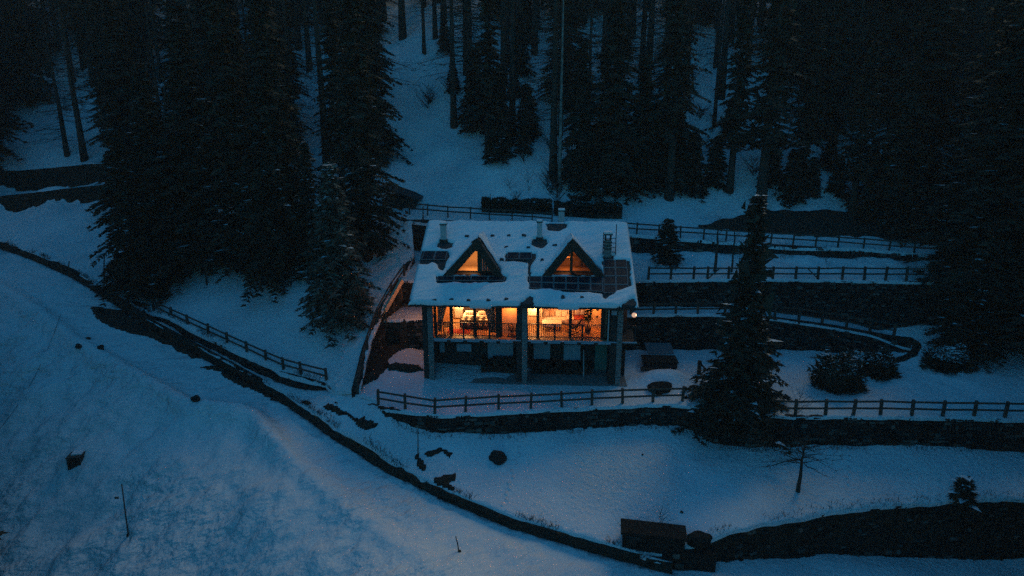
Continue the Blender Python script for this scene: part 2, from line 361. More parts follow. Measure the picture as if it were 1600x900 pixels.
def sheet(name, poly, f, steps, mt, label=None, skirt=2.0, bounds=None):
    """one ground sheet: conforming triangulation of the polygon, heights from f"""
    pl = resample([*poly, poly[0]], .5)[:-1]
    b = [(float(p[0]+random.uniform(-.05, .05)), float(p[1]+random.uniform(-.05, .05))) for p in pl]
    P = [p for p in b]; xs = [p[0] for p in b]; ys = [p[1] for p in b]; pts = []
    for (x0, x1, y0, y1, st) in steps:
        gx, gy = np.meshgrid(np.arange(max(x0, min(xs)), min(x1, max(xs)), st), np.arange(max(y0, min(ys)), min(y1, max(ys)), st))
        if gx.size: pts.append(np.stack([gx.ravel()+RNG.uniform(-.3, .3, gx.size)*st, gy.ravel()+RNG.uniform(-.3, .3, gx.size)*st, np.full(gx.size, st)], 1))
    pts = np.concatenate(pts); m = pip(pts[:, 0], pts[:, 1], b); pts = pts[m]
    d, _, _ = seg_dist(pts[:, 0], pts[:, 1], b, True); pts = pts[d > .12]
    V2 = [Vector(p) for p in b] + [Vector((float(p[0]), float(p[1]))) for p in pts]
    n = len(b); res = delaunay_2d_cdt(V2, [(i, (i+1) % n) for i in range(n)], [list(range(n))], 1, 1e-6)
    vs = np.array([(v.x, v.y) for v in res[0]]); z = f(vs[:, 0], vs[:, 1])
    V = [(x, y, zz) for (x, y), zz in zip(vs, z)]; Fc = [tuple(t) for t in res[2]]
    if skirt:
        from collections import Counter
        c = Counter(); 
        for t in Fc:
            for i in range(3): c[frozenset((t[i], t[(i+1) % 3]))] += 1
        low = {}
        def lo(i):
            if i not in low: low[i] = len(V); V.append((V[i][0], V[i][1], V[i][2]-skirt))
            return low[i]
        ex = []
        for t in Fc:
            for i in range(3):
                a_, b_ = t[i], t[(i+1) % 3]
                if c[frozenset((a_, b_))] == 1: ex.append((b_, a_, lo(a_), lo(b_)))
        Fc = Fc + ex
    o = link_mesh(name, V, Fc, mt, None, True)
    return tag(o, label=label, kind='structure')
sheet('snowy_embankment', polyA, zA, [(-45, 12, 14, 60, .28), (-130, -45, 14, 120, 1.6), (12, 60, -40, 40, 1.5), (-130, 12, -40, 14, 2.0)], M['snow_lumpy'])
sheet('snowy_field', polyB, zB, [(-35, 30, 24, 52, .3), (30, 70, 24, 40, .7)], M['snow'], skirt=.22)
sheet('snowy_terrace', polyT, zT, [(-10, 30, 35, 47, .26), (28, 70, 35, 52, .6)], M['snow'], skirt=.16)
sheet('snowy_bench', polyL1, zL1, [(-10, 30, 44, 50, .3)], M['snow'], skirt=.16)
sheet('snowy_upper_bench', polyL2, zL2, [(-10, 40, 48, 54, .3), (40, 80, 48, 54, .8)], M['snow'], skirt=.16)
sheet('snowy_hillside', polyH, zH, [(-50, 50, 38, 78, .45), (-60, 60, 78, 110, .9), (-140, -50, 50, 110, 1.6), (50, 130, 50, 110, 1.8), (-150, 150, 110, 230, 4)], M['snow'], skirt=.22)
sheet('snowy_lower_ground', polyD, zD, [(0, 35, 12, 36, .45), (35, 75, -4, 36, 1.2)], M['snow'])

# ------------------------------------------------------------------ walls and banks
def wall(name, line, zb, label, cat, stones=True, thick=.45, drop=.05, sw=.40, sh=.21, mt=None, rough=.09, batter=.06, prob=.72):
    root = empty(name, label=label, cat=cat)
    P = resample([(p[0], p[1], p[2]-drop, b) for p, b in zip(line, zb)], .35); P = np.array(P)
    T = np.gradient(P[:, :2], axis=0); T /= np.hypot(T[:, 0], T[:, 1])[:, None]; N = np.stack([T[:, 1], -T[:, 0]], 1)
    V = []; Fc = []; n = len(P); rows = 5
    for i in range(n):
        h = P[i, 2]-(P[i, 3]-.3)
        for k in range(rows+1):
            q = k/rows; o = batter*h*(1-q)+random.uniform(-rough, rough)*.6
            V.append((P[i, 0]+N[i, 0]*o, P[i, 1]+N[i, 1]*o, P[i, 3]-.3+h*q+random.uniform(-rough, rough)*(.5 if k < rows else .3)))
        V.append((P[i, 0]-N[i, 0]*thick, P[i, 1]-N[i, 1]*thick, P[i, 2]-.02))
        V.append((P[i, 0]-N[i, 0]*thick, P[i, 1]-N[i, 1]*thick, P[i, 3]-.3))
    m = rows+3
    for i in range(n-1):
        for k in range(rows+2): Fc.append((i*m+k, (i+1)*m+k, (i+1)*m+k+1, i*m+k+1))
    Fc.append(tuple(range(m))[::-1]); Fc.append(tuple((n-1)*m+k for k in range(m)))
    link_mesh('wall_core', V, Fc, mt or M['mortar'], root)
    if stones:
        mb = MB(); L = np.concatenate([[0], np.cumsum(np.hypot(*np.diff(P[:, :2], axis=0).T))])
        def at(s): return np.array([np.interp(s, L, P[:, j]) for j in range(4)] + [np.interp(s, L, N[:, 0]), np.interp(s, L, N[:, 1])])
        hmax = max(P[:, 2]-P[:, 3])
        z = 0
        while z < hmax:
            rh = sh*random.uniform(.6, 1.4); s = random.uniform(0, .3)
            while s < L[-1]-sw:
                w = sw*random.uniform(.4, 1.5)*(.6 if random.random() < .3 else 1); a = at(s); b = at(min(s+w, L[-1])); s += w+.03
                if a[2]-z-rh < a[3]-.1 or random.random() > prob: continue
                hh = rh*random.uniform(.55, 1.0)
                p = []
                for (q, up, out) in ((a, 0, 0), (b, 0, 0), (b, 1, 0), (a, 1, 0), (a, 0, 1), (b, 0, 1), (b, 1, 1), (a, 1, 1)):
                    zz = q[2]-z-hh*(1-up); frac = (q[2]-zz); off = batter*frac + (-.08 if not out else .05+random.uniform(0, .07)); ins = .18*hh if out else 0
                    tx, ty = -q[5], q[4]
                    sg = 1 if q is a else -1
                    p.append((q[0]+q[4]*off+sg*(-0)*tx+sg*ins*(-q[5])*1.0*0 + (b[0]-a[0])/max(w, .1)*sg*ins*.5, q[1]+q[5]*off+(b[1]-a[1])/max(w, .1)*sg*ins*.5, zz+(ins*.5 if up == 0 else -ins*.5)+random.uniform(-.04, .04)))
                mb.add(p, [(4, 5, 6, 7), (0, 1, 5, 4), (1, 2, 6, 5), (2, 3, 7, 6), (3, 0, 4, 7)])
            z += rh+.02
        o = mb.build('stone', M['stone'], root); o['kind'] = 'stuff'
    return root
wall('stone_retaining_wall', R1, R1b, 'long dry stone retaining wall along the front edge of the house terrace', 'wall')
wall('stone_ramp_wall', R2[2:], [0.1, .1, .1, .1, .2, .3], 'dry stone wall beside the house carrying the fenced ramp above the terrace', 'wall', sw=.36, sh=.2)
wall('stone_bench_wall', R2[:3], [.4, .4, .1], 'dark stone wall under the lamp lit ledge at the gable side of the house', 'wall')
wall('stone_upper_wall', R3, [2.7, 2.7, 1.0, -.2, -.3], 'tall stone wall behind the ramp with a fence along its top', 'wall', sw=.36, sh=.2)
wall('stone_path_wall', R4, [5.75, 5.65, 5.6, 5.5, 5.4, 5.1, 4.7, 4.4], 'uppermost stone wall carrying the snowy path behind the house', 'wall', sh=.26)
wall('stone_field_wall', R6[1:], R6b[1:], 'dark retaining wall below the open snow field', 'wall', mt=M['earth'], prob=.3, drop=.16)
wall('earth_bank', R5[:15], [p[2]-.05 for p in R5[:15]], 'low dark bank along the uphill side of the snowy road', 'bank', stones=False, mt=M['earth'], rough=.13, drop=-.56)
wall('stone_lawn_wall', R8, R8b, 'dark mossy wall under the fence of the snowy lawn', 'wall', prob=.4)
wall('stone_stair_wall', R7, [.1, .3, .4, 1.5, 2.6, 4.5, 5.5], 'dark stair side wall climbing the slope past the gable of the house', 'wall')
def contour(x0, x1, s0):
    out = []
    for x in np.linspace(x0, x1, 14):
        y = 67-.06*(x+45)+s0; out.append((x, y, 0))
    return out
for s0, up, lab in ((-.02, 1.7, 'dark earth bank under the upper forest road'), (3.78, 2.1, 'dark cut bank behind the upper forest road')):
    ln = contour(-75, -24, s0); zb = [float(zH(np.array([p[0]]), np.array([p[1]-.3]))[0]) for p in ln]; zt = [float(zH(np.array([p[0]]), np.array([p[1]+.75]))[0])+.05 for p in ln]
    wall('road_bank', [(p[0], p[1], t) for p, t in zip(ln, zt)], zb, lab, 'bank', stones=False, mt=M['earth'], rough=.15, thick=.8)

def dark_patch(px, label, h=.12, name='dark_patch', mt=None, step=.16, jag=.12, cat='bare ground', z=None):
    """dark patch on the snow, mostly bare ground or scrub: a lumpy sheet with real thickness following the ground"""
    w = [(W(*p, z) if z is not None else G(*p)) for p in px]; w = [p for p in w if p]
    poly = [(p[0]+random.uniform(-jag, jag), p[1]+random.uniform(-jag, jag)) for p in resample([*w, w[0]], max(step*2, .3))[:-1]]
    xs = [p[0] for p in poly]; ys = [p[1] for p in poly]
    gx, gy = np.meshgrid(np.arange(min(xs)-.3, max(xs)+.3, step), np.arange(min(ys)-.3, max(ys)+.3, step))
    ins = pip(gx, gy, poly); d, _, _ = seg_dist(gx, gy, poly, True)
    zz = gz(gx.ravel(), gy.ravel()).reshape(gx.shape)
    hh = np.where(ins, h*np.sqrt(np.clip(d/.35, 0, 1)) + .6*h*fbm(gx, gy, .5, 2, 91)*np.clip(d/.3, 0, 1)+.03, -.25)
    V = np.stack([gx, gy, zz+hh], -1).reshape(-1, 3); ny, nx = gx.shape; Fc = []
    keep = ins.copy(); k2 = keep.copy()
    k2[1:] |= keep[:-1]; k2[:-1] |= keep[1:]; k2[:, 1:] |= keep[:, :-1]; k2[:, :-1] |= keep[:, 1:]
    for j in range(ny-1):
        for i in range(nx-1):
            if k2[j, i] and k2[j, i+1] and k2[j+1, i] and k2[j+1, i+1]: Fc.append((j*nx+i, j*nx+i+1, (j+1)*nx+i+1, (j+1)*nx+i))
    o = link_mesh(name, V, Fc, mt or M['earth'], None, True)
    return tag(o, label=label, kind='structure')

# ------------------------------------------------------------------ house
HX, HY, YAW = .79, 41.0, R(-3)
ch, sh_ = math.cos(YAW), math.sin(YAW)
def to_local(p):
    x, y = p[0]-HX, p[1]-HY; return (x*ch+y*sh_, -x*sh_+y*ch, p[2])
def to_world(p):
    return (HX+p[0]*ch-p[1]*sh_, HY+p[0]*sh_+p[1]*ch, p[2])
EZ, SL = 5.6, .486
def RP(px, py, off=0.0):
    """photo point -> roof plane, house coordinates"""
    d = Vector(ray(px, py)); o = Vector((0, 0, H)); lo = Vector(to_local(o)); ld = Vector((d.x*ch+d.y*sh_, -d.x*sh_+d.y*ch, d.z))
    # z = EZ+off + SL*(y+.9)
    t = (EZ+off+SL*(lo.y+.9)-lo.z)/(ld.z-SL*ld.y); return lo+ld*t
house = empty('chalet', (HX, HY, 0), YAW, label='two storey alpine chalet with snowy roof and glowing balcony windows', cat='house')
XL, XR, YB, YR = -7.05, 6.95, -.9, 6.55
def roofz(y): return EZ+SL*(y+.9)
# roof slabs
th = .22
dorm = []
for (lx_, rx_, by, ax, ay) in ((694, 785, 429, 746, 374), (849, 944, 429, 894, 374)):
    a = RP(lx_, by); b = RP(rx_, by); yc = (a.y+b.y)/2; wv = to_world((0, yc, 0)); apl = to_local(WY(ax, ay, wv[1]))
    dorm.append((a.x, b.x, yc, apl[0], apl[2], a.z))
def opening(D, ins_=.22):
    x0, x1, yc, ax, az, bz = D; yb = (az-.5-EZ)/SL-.9
    return [(x0+ins_, yc+.02), (x1-ins_, yc+.02), (x1-ins_, yc+.35), (ax, yb-.7), (x0+ins_, yc+.35)]
loops = [[(XL, YB), (XR, YB), (XR, YR), (XL, YR)]]+[opening(D) for D in dorm]
vv = []; ee = []
for L in loops:
    n = len(vv); vv += [Vector(p) for p in L]; ee += [(n+i, n+(i+1) % len(L)) for i in range(len(L))]
res = delaunay_2d_cdt(vv, ee, [], 0, 1e-6)
def inhole(f):
    c = sum((res[0][i] for i in f), Vector((0, 0)))/len(f); return any(pip(np.array([c.x]), np.array([c.y]), L)[0] for L in loops[1:])
rfaces = [tuple(f) for f in res[2] if not inhole(f)]; nv = len(res[0])
V = [(v.x, v.y, roofz(v.y)) for v in res[0]]+[(v.x, v.y, roofz(v.y)-th) for v in res[0]]
Fc = rfaces+[tuple(i+nv for i in reversed(f)) for f in rfaces]
for e in ee: Fc.append((e[0], e[1], e[1]+nv, e[0]+nv))
n = len(V); V += [(XR, 10.4, roofz(YR)-1.9), (XL, 10.4, roofz(YR)-1.9), (XR, YR, roofz(YR)-.001), (XL, YR, roofz(YR)-.001), (XR, 10.4, roofz(YR)-2.1), (XL, 10.4, roofz(YR)-2.1), (XR, YR, roofz(YR)-th), (XL, YR, roofz(YR)-th)]
Fc += [(n+3, n+2, n, n+1), (n+7, n+5, n+4, n+6), (n, n+4, n+5, n+1), (n+2, n+6, n+4, n), (n+3, n+1, n+5, n+7)]
rf = link_mesh('roof', V, Fc, M['slate'], house)
for x in np.arange(XL+.35, XR, .9):
    MB().bar((x, YB+.04, roofz(YB)-.30), (x, 1.0, roofz(1.0)-.30), .1, .16).build('rafter', M['beam'], house)
part_box('eave_beam', M['beam'], house, -6.75, 6.85, -.15, .05, 5.12, 5.32)
part_box('gutter', M['metal_dark'], house, XL, XR, YB-.14, YB-.02, roofz(YB)-.26, roofz(YB)-.14)
# roof snow
gx, gy = np.meshgrid(np.arange(XL-.12, XR+.14, .08), np.arange(YB-.62, YR+.3, .08))
outer = [(x, YB-.25+.11*math.sin(x*1.7)*math.sin(x*.6)+random.uniform(-.05, .05)) for x in np.arange(XL-.08, XR+.06, .22)]+[(XR+.02, YR+.25), (XL-.05, YR+.25)]
def rp2(L): return [tuple(RP(*p, .12)[:2]) for p in L]
def ell(cx, cy, rx, ry, n=14):
    return [(cx+rx*math.cos(2*math.pi*k/n)*random.uniform(.85, 1.15), cy+ry*math.sin(2*math.pi*k/n)*random.uniform(.85, 1.15)) for k in range(n)]
holes = [rp2([(648,390),(701,391),(702,400),(697,408),(694,420),(688,420),(683,411),(676,408),(668,411),(645,410)]),
         rp2([(682,430),(792,429),(789,439),(775,440),(684,440)]),
         rp2([(790,393),(836,393),(837,401),(831,408),(829,425),(830,441),(825,441),(826,410),(815,407),(789,408)]),
         rp2([(825,430),(943,430),(942,405),(985,405),(985,445),(975,448),(963,453),(945,467),(941,457),(895,454),(860,451),(827,450)]),
         rp2([(797,478),(815,471),(829,459),(833,462),(834,490),(795,492)]), rp2([(968,476),(978,470),(992,464),(994,492),(964,492)]),
         rp2(ell(693.5, 381, 14, 6)), rp2(ell(842.5, 378, 12, 8)), rp2(ell(869, 352, 16, 8)), rp2(ell(951, 401, 9, 6)),
         rp2([(636,405),(652,409),(648,420),(640,470),(634,470)])]
ins = pip(gx, gy, outer); dmin, _, _ = seg_dist(gx, gy, outer, True)
for h_ in holes:
    hp = [(p[0]+random.uniform(-.07, .07), p[1]+random.uniform(-.07, .07)) for p in resample([*h_, h_[0]], .25)[:-1]]
    ins &= ~pip(gx, gy, hp); dh, _, _ = seg_dist(gx, gy, hp, True); dmin = np.minimum(dmin, dh)
for D in dorm: ins &= ~pip(gx, gy, [(D[0]+.1, D[2]-.12), (D[1]-.1, D[2]-.12)]+opening(D, .1)[2:])
thk = np.where(ins, .125*np.clip(1-(1-np.clip(dmin/.2, 0, 1))**2.5, 0, 1) + (fbm(gx*1.4-gy, gy, 1.1, 3, 101)*.09+fbm(gx*.45+gy*.3, gy*2.2-gx*1.1, .55, 2, 107)*.09)*np.clip(dmin/.3, 0, 1)+.03, -.08)
ss = np.clip(YB-.10-gy, 0, None); wv_ = np.clip(ss/.22, 0, 1); thk = thk*np.where(ss > 0, .85, 1)
yy = np.where(ss > 0, YB-.10-ss*.22, gy)-wv_*thk*.8
zz = roofz(np.clip(gy, YB-.10, YR)) - ss*.95 + (1-.75*wv_)*thk - np.clip(gy-YR, 0, 1)*.4
idx = -np.ones(gx.shape, int); k2 = ins.copy(); k2[1:] |= ins[:-1]; k2[:-1] |= ins[1:]; k2[:, 1:] |= ins[:, :-1]; k2[:, :-1] |= ins[:, 1:]
ny, nx = gx.shape; Fc = []
for j in range(ny-1):
    for i in range(nx-1):
        if k2[j, i] and k2[j, i+1] and k2[j+1, i] and k2[j+1, i+1]: Fc.append((j*nx+i, j*nx+i+1, (j+1)*nx+i+1, (j+1)*nx+i))
V = np.stack([gx, yy, zz], -1).reshape(-1, 3)
link_mesh('roof_snow', V, Fc, M['snow_roof'], house, True)
# snow guards
for (px, py) in [(729,368),(770,367.5),(795,367),(819,367),(791,385),(826,386),(867,382),(784,405),(847,405),(679,468),(705,467),(732,469),(763,469),(791,467),(880,463),(910,464),(693,415)]:
    p = RP(px, py, .19); ja = [random.uniform(-.05, .05) for _ in range(8)]; MB().hexa([(p.x-.15, p.y-.08+ja[0], p.z-.2), (p.x+.16, p.y-.1, p.z-.2), (p.x+.13, p.y+.10, p.z-.2), (p.x-.12, p.y+.12, p.z-.2),
             (p.x-.12+ja[1], p.y-.04, p.z+.03+ja[2]), (p.x+.12+ja[3], p.y-.03, p.z+ja[4]), (p.x+.08+ja[5], p.y+.08, p.z+.04), (p.x-.08, p.y+.06, p.z+.05+ja[6])]).build('snow_guard', M['slate'], house)
# solar panels
def panel_grid(c, nx, ny):
    c = [RP(*p, .1) for p in c]     # tl, tr, br, bl
    nrm = Vector((0, -SL, 1)).normalized()
    for j in range(ny):
        for i in range(nx):
            def q(u, v): return (c[0].lerp(c[1], u)).lerp(c[3].lerp(c[2], u), v)
            g = .012/nx*nx
            u0, u1, v0, v1 = i/nx, (i+1)/nx, j/ny, (j+1)/ny
            w = (c[1]-c[0]).length/nx; hh = (c[3]-c[0]).length/ny; eu, ev = .025/w/nx, .025/hh/ny
            P = [q(u0+eu, v1-ev), q(u1-eu, v1-ev), q(u1-eu, v0+ev), q(u0+eu, v0+ev)]
            fo = MB().hexa([p-nrm*.06 for p in P]+[p for p in P]).build('solar_panel', M['panel'], house)
            mb = MB()
            for a_, b_ in ((0, 1), (1, 2), (2, 3), (3, 0)): mb.bar(P[a_]+nrm*.003, P[b_]+nrm*.003, .028, .03)
            mb.build('frame', M['panel_frame'], fo)
panel_grid([(827,431.5),(942,431.5),(942,456),(827,450)], 6, 2)
panel_grid([(943,405.5),(979,405.5),(983,458),(943,458)], 2, 4)
panel_grid([(663,392),(700,392),(696,406),(658,406)], 2, 1)
panel_grid([(684,431),(790,431),(788,438.5),(683,438.5)], 4, 1)
panel_grid([(793,394),(831,394),(831,405),(791,405)], 2, 1)
# dormers
for di, (x0, x1, yc, ax, az, bz) in enumerate(dorm):
    d = empty('dormer', (0, 0, 0)); d.parent = house
    azb = az-.5; yb = (azb-EZ)/SL-.9
    bz -= .05; t_ = .20
    for s, xb in ((-1, x0), (1, x1)):
        # sloping slab from apex line to foot line
        nx_, nz_ = (az-bz), abs(ax-xb); L_ = math.hypot(nx_, nz_); ox, oz = s*nx_/L_*t_, nz_/L_*t_
        yfoot = yc+.2
        P = [(xb, yc-.05, bz), (ax, yc-.25, az), (ax, yb, azb), (xb, yc+.6, bz)]
        ix, iz = -ox*.9, -oz*.9
        mb = MB(); mb.hexa([(p[0]+ix, p[1], p[2]+iz) for p in P]+[p for p in P] if s < 0 else [(p[0]+ix, p[1], p[2]+iz) for p in P][::-1]+[p for p in P][::-1])
        mb.build('dormer_roof', M['slate'], d)
        # barge board, wide and dark
        bw = .46
        mb = MB(); b0 = Vector((xb+s*.10, yc-.28, bz-.02)); b1 = Vector((ax, yc-.40, az+.12)); inn = Vector((-s*nx_/L_*bw, 0, -nz_/L_*bw))
        mb.hexa([b0+inn, b0, b1, b1+inn*1.0, b0+inn+Vector((0, .12, 0)), b0+Vector((0, .12, 0)), b1+Vector((0, .12, 0)), b1+inn+Vector((0, .12, 0))])
        mb.build('barge_board', M['wood'], d)
        g0 = Vector((xb, yc+.55, bz-.1))
        # snow on slope, set back from the edge
        n_ = 18; SV = []; SF = []; back = .3 if s < 0 else .9
        for i in range(n_+1):
            for j in range(n_+1):
                u, v = i/n_, j/n_
                fx = xb+(ax-xb)*v; yf = yc+back*(1 if v < .98 else .7)+.06*math.sin(v*17+di); yk = (yc+.9)*(1-v)+(yb+.35)*v
                y = yf+(yk-yf)*u; z = bz+(az-bz)*v
                z -= (az-azb)*u*v; k = (1-(1-min(1, u*7))**2)
                tt = (.13+.07*float(noise(np.array([fx*2+y]), np.array([z*2+di*9]), .7, 5)[0]))*k+.012
                if j == n_: SV.append((ax, y, z+tt*1.1))
                else: SV.append((fx+ox/t_*tt, y, z+oz/t_*tt))
        for i in range(n_):
            for j in range(n_):
                f_ = (i*(n_+1)+j, (i+1)*(n_+1)+j, (i+1)*(n_+1)+j+1, i*(n_+1)+j+1); SF.append(f_ if s < 0 else f_[::-1])
        link_mesh('dormer_snow', SV, SF, M['snow_roof'], d, True)
    yg = yc+.55   # glazing plane
    hw = (x1-x0)/2
    def tri_y(xq):  # inner gable height at x
        s = (xq-x0)/(ax-x0) if xq < ax else (x1-xq)/(x1-ax); return bz+(az-bz)*max(s, 0)-.62
    zs = bz+.12
    # gable infill boards, beams, panes
    mb = MB(); mb.box(x0+.1, x1-.1, yg-.7, yg+.1, bz-.15, zs-.02); mb.build('sill_beam', M['wood'], d)
    mb = MB(); mb.box(ax-.09, ax+.09, yg-.08, yg+.06, zs, tri_y(ax)+.3); mb.build('king_post', M['beam'], d)
    mb = MB(); zt = bz+(az-bz)*.62; mb.box(ax-.55, ax+.55, yg-.07, yg+.03, zt, zt+.10)
    mb.build('collar_beam', M['wood'], d)
    for s in (-1, 1):
        xe = x0+.55 if s < 0 else x1-.55; xi = ax+s*.09
        if (di == 0 and s > 0):
            # unlit half: boarded curtain behind the pane
            n2 = 6
            for k in range(n2):
                xa = xi+(xe-xi)*k/n2; xb_ = xi+(xe-xi)*(k+1)/n2-.01*s
                link_mesh('gable_board', [(xa, yg+.05, zs), (xb_, yg+.05, zs), (xb_, yg+.05, max(tri_y(xb_), zs)), (xa, yg+.05, max(tri_y(xa), zs)),
                          (xa, yg+.09, zs), (xb_, yg+.09, zs), (xb_, yg+.09, max(tri_y(xb_), zs)), (xa, yg+.09, max(tri_y(xa), zs))], [(0,1,2,3),(4,7,6,5),(0,4,5,1),(1,5,6,2),(3,2,6,7),(0,3,7,4)], M['curtain'], d)
        w_ = MB().add([(xi, yg, zs), (xe, yg, zs), (xi, yg, tri_y(xi))], [(0, 1, 2)]).build('pane', M['glass'], d)
        mb = MB(); mb.bar((xe, yg-.01, zs+.03), (xi, yg-.01, tri_y(xi)), .06, .08); mb.bar((xi, yg-.012, zs+.03), (xe, yg-.012, zs+.03), .06, .06)
        mb.build('window_frame', M['beam'], d)
    for s in (-1, 1):
        xe = x0+.2 if s < 0 else x1-.2
        pa = [(xe, bz+.02), (ax, az-.36), (ax, tri_y(ax)-.02), (x0+.78 if s < 0 else x1-.78, zs)]
        link_mesh('gable_plank', [(q[0], yg-.04, q[1]) for q in pa]+[(q[0], yg-.008, q[1]) for q in pa], [(0,1,2,3),(7,6,5,4),(0,4,5,1),(1,5,6,2),(2,6,7,3),(3,7,4,0)], M['wood'], d)
    # attic room behind
    mb = MB(); yr = yg+2.2
    mb.add([(x0+.2, yg+.1, bz), (x1-.2, yg+.1, bz), (x1-.2, yr, bz), (x0+.2, yr, bz), (ax, yg+.1, az-.35), (ax, yr, az-.35)], [(0,1,2,3),(0,3,5,4),(1,4,5,2),(3,2,5)])
    mb.build('attic_lining', M['ceiling_wood' if di else 'plaster'], d)
    if di == 1:
        for k in range(3): MB().box(ax+.25+k*.3, ax+.33+k*.3, yg+1.5, yg+1.6, bz+.1, az-1.1-.2*k).build('attic_post', M['beam'], d)
        MB().box(ax-1.1, ax+1.1, yg+1.2, yg+1.3, bz+.75, bz+.85).build('tie_beam', M['beam'], d)
    pl = bpy.data.lights.new('attic_lamp', 'POINT'); pl.energy = (30, 24)[di]; pl.color = ((1, .40, .12), (1, .32, .08))[di]; pl.shadow_soft_size = .12
    po = bpy.data.objects.new('attic_lamp', pl); COL.objects.link(po); po.parent = d; po.location = (ax+(-.55, -.25)[di], yg+.9, bz+.85)
# chimneys
def chimney(x, y, w, z0, z1, m, name='chimney', cap=True):
    c = MB().box(x-w/2, x+w/2, y-w/2, y+w/2, z0, z1).build(name, m, house)
    bv = c.modifiers.new('b', 'BEVEL'); bv.width = .02; bv.segments = 1
    if cap:
        MB().box(x-w/2-.05, x+w/2+.05, y-w/2-.05, y+w/2+.05, z1+.003, z1+.07).build('cap', M['metal_dark'], c)
        MB().box(x-w/2-.02, x+w/2+.02, y-w/2-.02, y+w/2+.02, z1+.073, z1+.16).build('snow_cap', M['snow_roof'], c)
    MB().box(x-w/2-.06, x+w/2+.06, y-w/2-.08, y+w/2+.06, z0+.1, z0+.42).build('flashing', M['metal_dark'], c)
for (px, py, w, hh) in ((693.5, 376, .40, 1.22), (843, 373, .34, 1.25)):
    p = RP(px, py); chimney(p.x, p.y, w, p.z-.3, p.z+hh-.1, M['metal_pale'])
p = Vector(to_local(WY(877, 351, 48.3))); chimney(p.x, p.y, .42, p.z-.6, p.z+1.0, M['metal_pale'])
# stove chimney with its ladder rack
p = RP(949, 399); sc_ = empty('stove_chimney'); sc_.parent = house; x, y, z = p
MB().box(x-.22, x+.22, y-.2, y+.2, z-.3, z+.5).build('lower_block', M['stone_pale'], sc_)
MB().box(x-.21, x+.21, y-.19, y+.19, z+.503, z+1.05).build('brick_shaft', M['stone_pale'], sc_)
for k in range(3): MB().box(x-.26, x+.26, y-.25, y+.24, z+.45+k*.22, z+.50+k*.22).build('band', M['metal_dark'], sc_)
for sx in (-1, 1): MB().box(x+sx*.17-.05, x+sx*.17+.05, y-.17, y+.17, z+1.053, z+1.4).build('cap_leg', M['metal_dark'], sc_)
MB().box(x-.3, x+.3, y-.27, y+.27, z+1.403, z+1.48).build('cap_slab', M['slate'], sc_)
MB().box(x-.27, x+.27, y-.24, y+.24, z+1.483, z+1.60).build('snow_cap', M['snow_roof'], sc_)
for sx in (-.30, .52): MB().tube([(x+sx, y-.05, z-.05), (x+sx, y-.05, z+(1.55 if sx < 0 else 2.1))], [.03, .03], 6).build('rail', M['metal_dark'], sc_)
for k in range(4): MB().tube([(x-.30, y-.05, z+.25+k*.3), (x+.52, y-.05, z+.25+k*.3)], [.022, .022], 5).build('rung', M['metal_dark'], sc_)

# walls, columns, storeys
FZ = 2.98           # upper floor level
def lx(px, y=0.35, z=4.0):
    """x in the house of a photo column at depth y"""
    wy = to_world((0, y, z)); q = px
    yy = wy[1]; dep = yy*cP-(z-H)*sP; return ((q-800)/F*dep-HX)/1.0+(y*sh_)*1.0
YGL = .38; YBK = 4.3
part_box('side_wall', M['render_dark'], house, -6.55, -6.30, .05, 7.3, -.2, 5.75)
part_box('side_wall', M['render_dark'], house, 6.35, 6.6, 1.3, 7.3, -.2, 6.0)
part_box('back_wall', M['render_dark'], house, -6.30, 6.35, 7.05, 7.3, -.2, 8.4)
link_mesh('gable', [(-6.50, .05, 5.75), (-6.50, 7.3, 5.75), (-6.50, 7.3, 8.6), (-6.50, 6.5, 8.9), (-6.35, .05, 5.75), (-6.35, 7.3, 5.75), (-6.35, 7.3, 8.6), (-6.35, 6.5, 8.9)],
          [(0,3,2,1),(4,5,6,7),(0,4,7,3),(0,1,5,4),(1,2,6,5),(2,3,7,6)], M['wood'], house)
link_mesh('gable', [(6.40, 1.3, 6.0), (6.40, 7.3, 6.0), (6.40, 7.3, 8.6), (6.40, 6.5, 8.9), (6.55, 1.3, 6.0), (6.55, 7.3, 6.0), (6.55, 7.3, 8.6), (6.55, 6.5, 8.9)],
          [(0,3,2,1),(4,5,6,7),(0,4,7,3),(0,1,5,4),(1,2,6,5),(2,3,7,6)], M['wood'], house)
def stone_column(x):
    c = part_box('column', M['mortar'], house, x-.14, x+.14, -.28, .0, -.25, 5.12)
    mb = MB(); z = -.15
    while z < 5.05:
        hh = random.uniform(.12, .24); e_ = random.uniform(.015, .035)
        mb.box(x-.14-e_, x+.14+e_, -.28-e_, -.02, z, min(z+hh-.02, 5.1)); z += hh
    s = mb.build('stone', M['stone_pale'], c); s['kind'] = 'stuff'
    pr = part_box('pier', M['render_dark'], house, x-.52, x-.16, -.18, .3, -.25, 5.12)
for x in (-5.98, .03, 6.0): stone_column(x)
part_box('wall_pier', M['render_dark'], house, 5.42, 5.85, -.1, 1.4, -.2, 5.12)
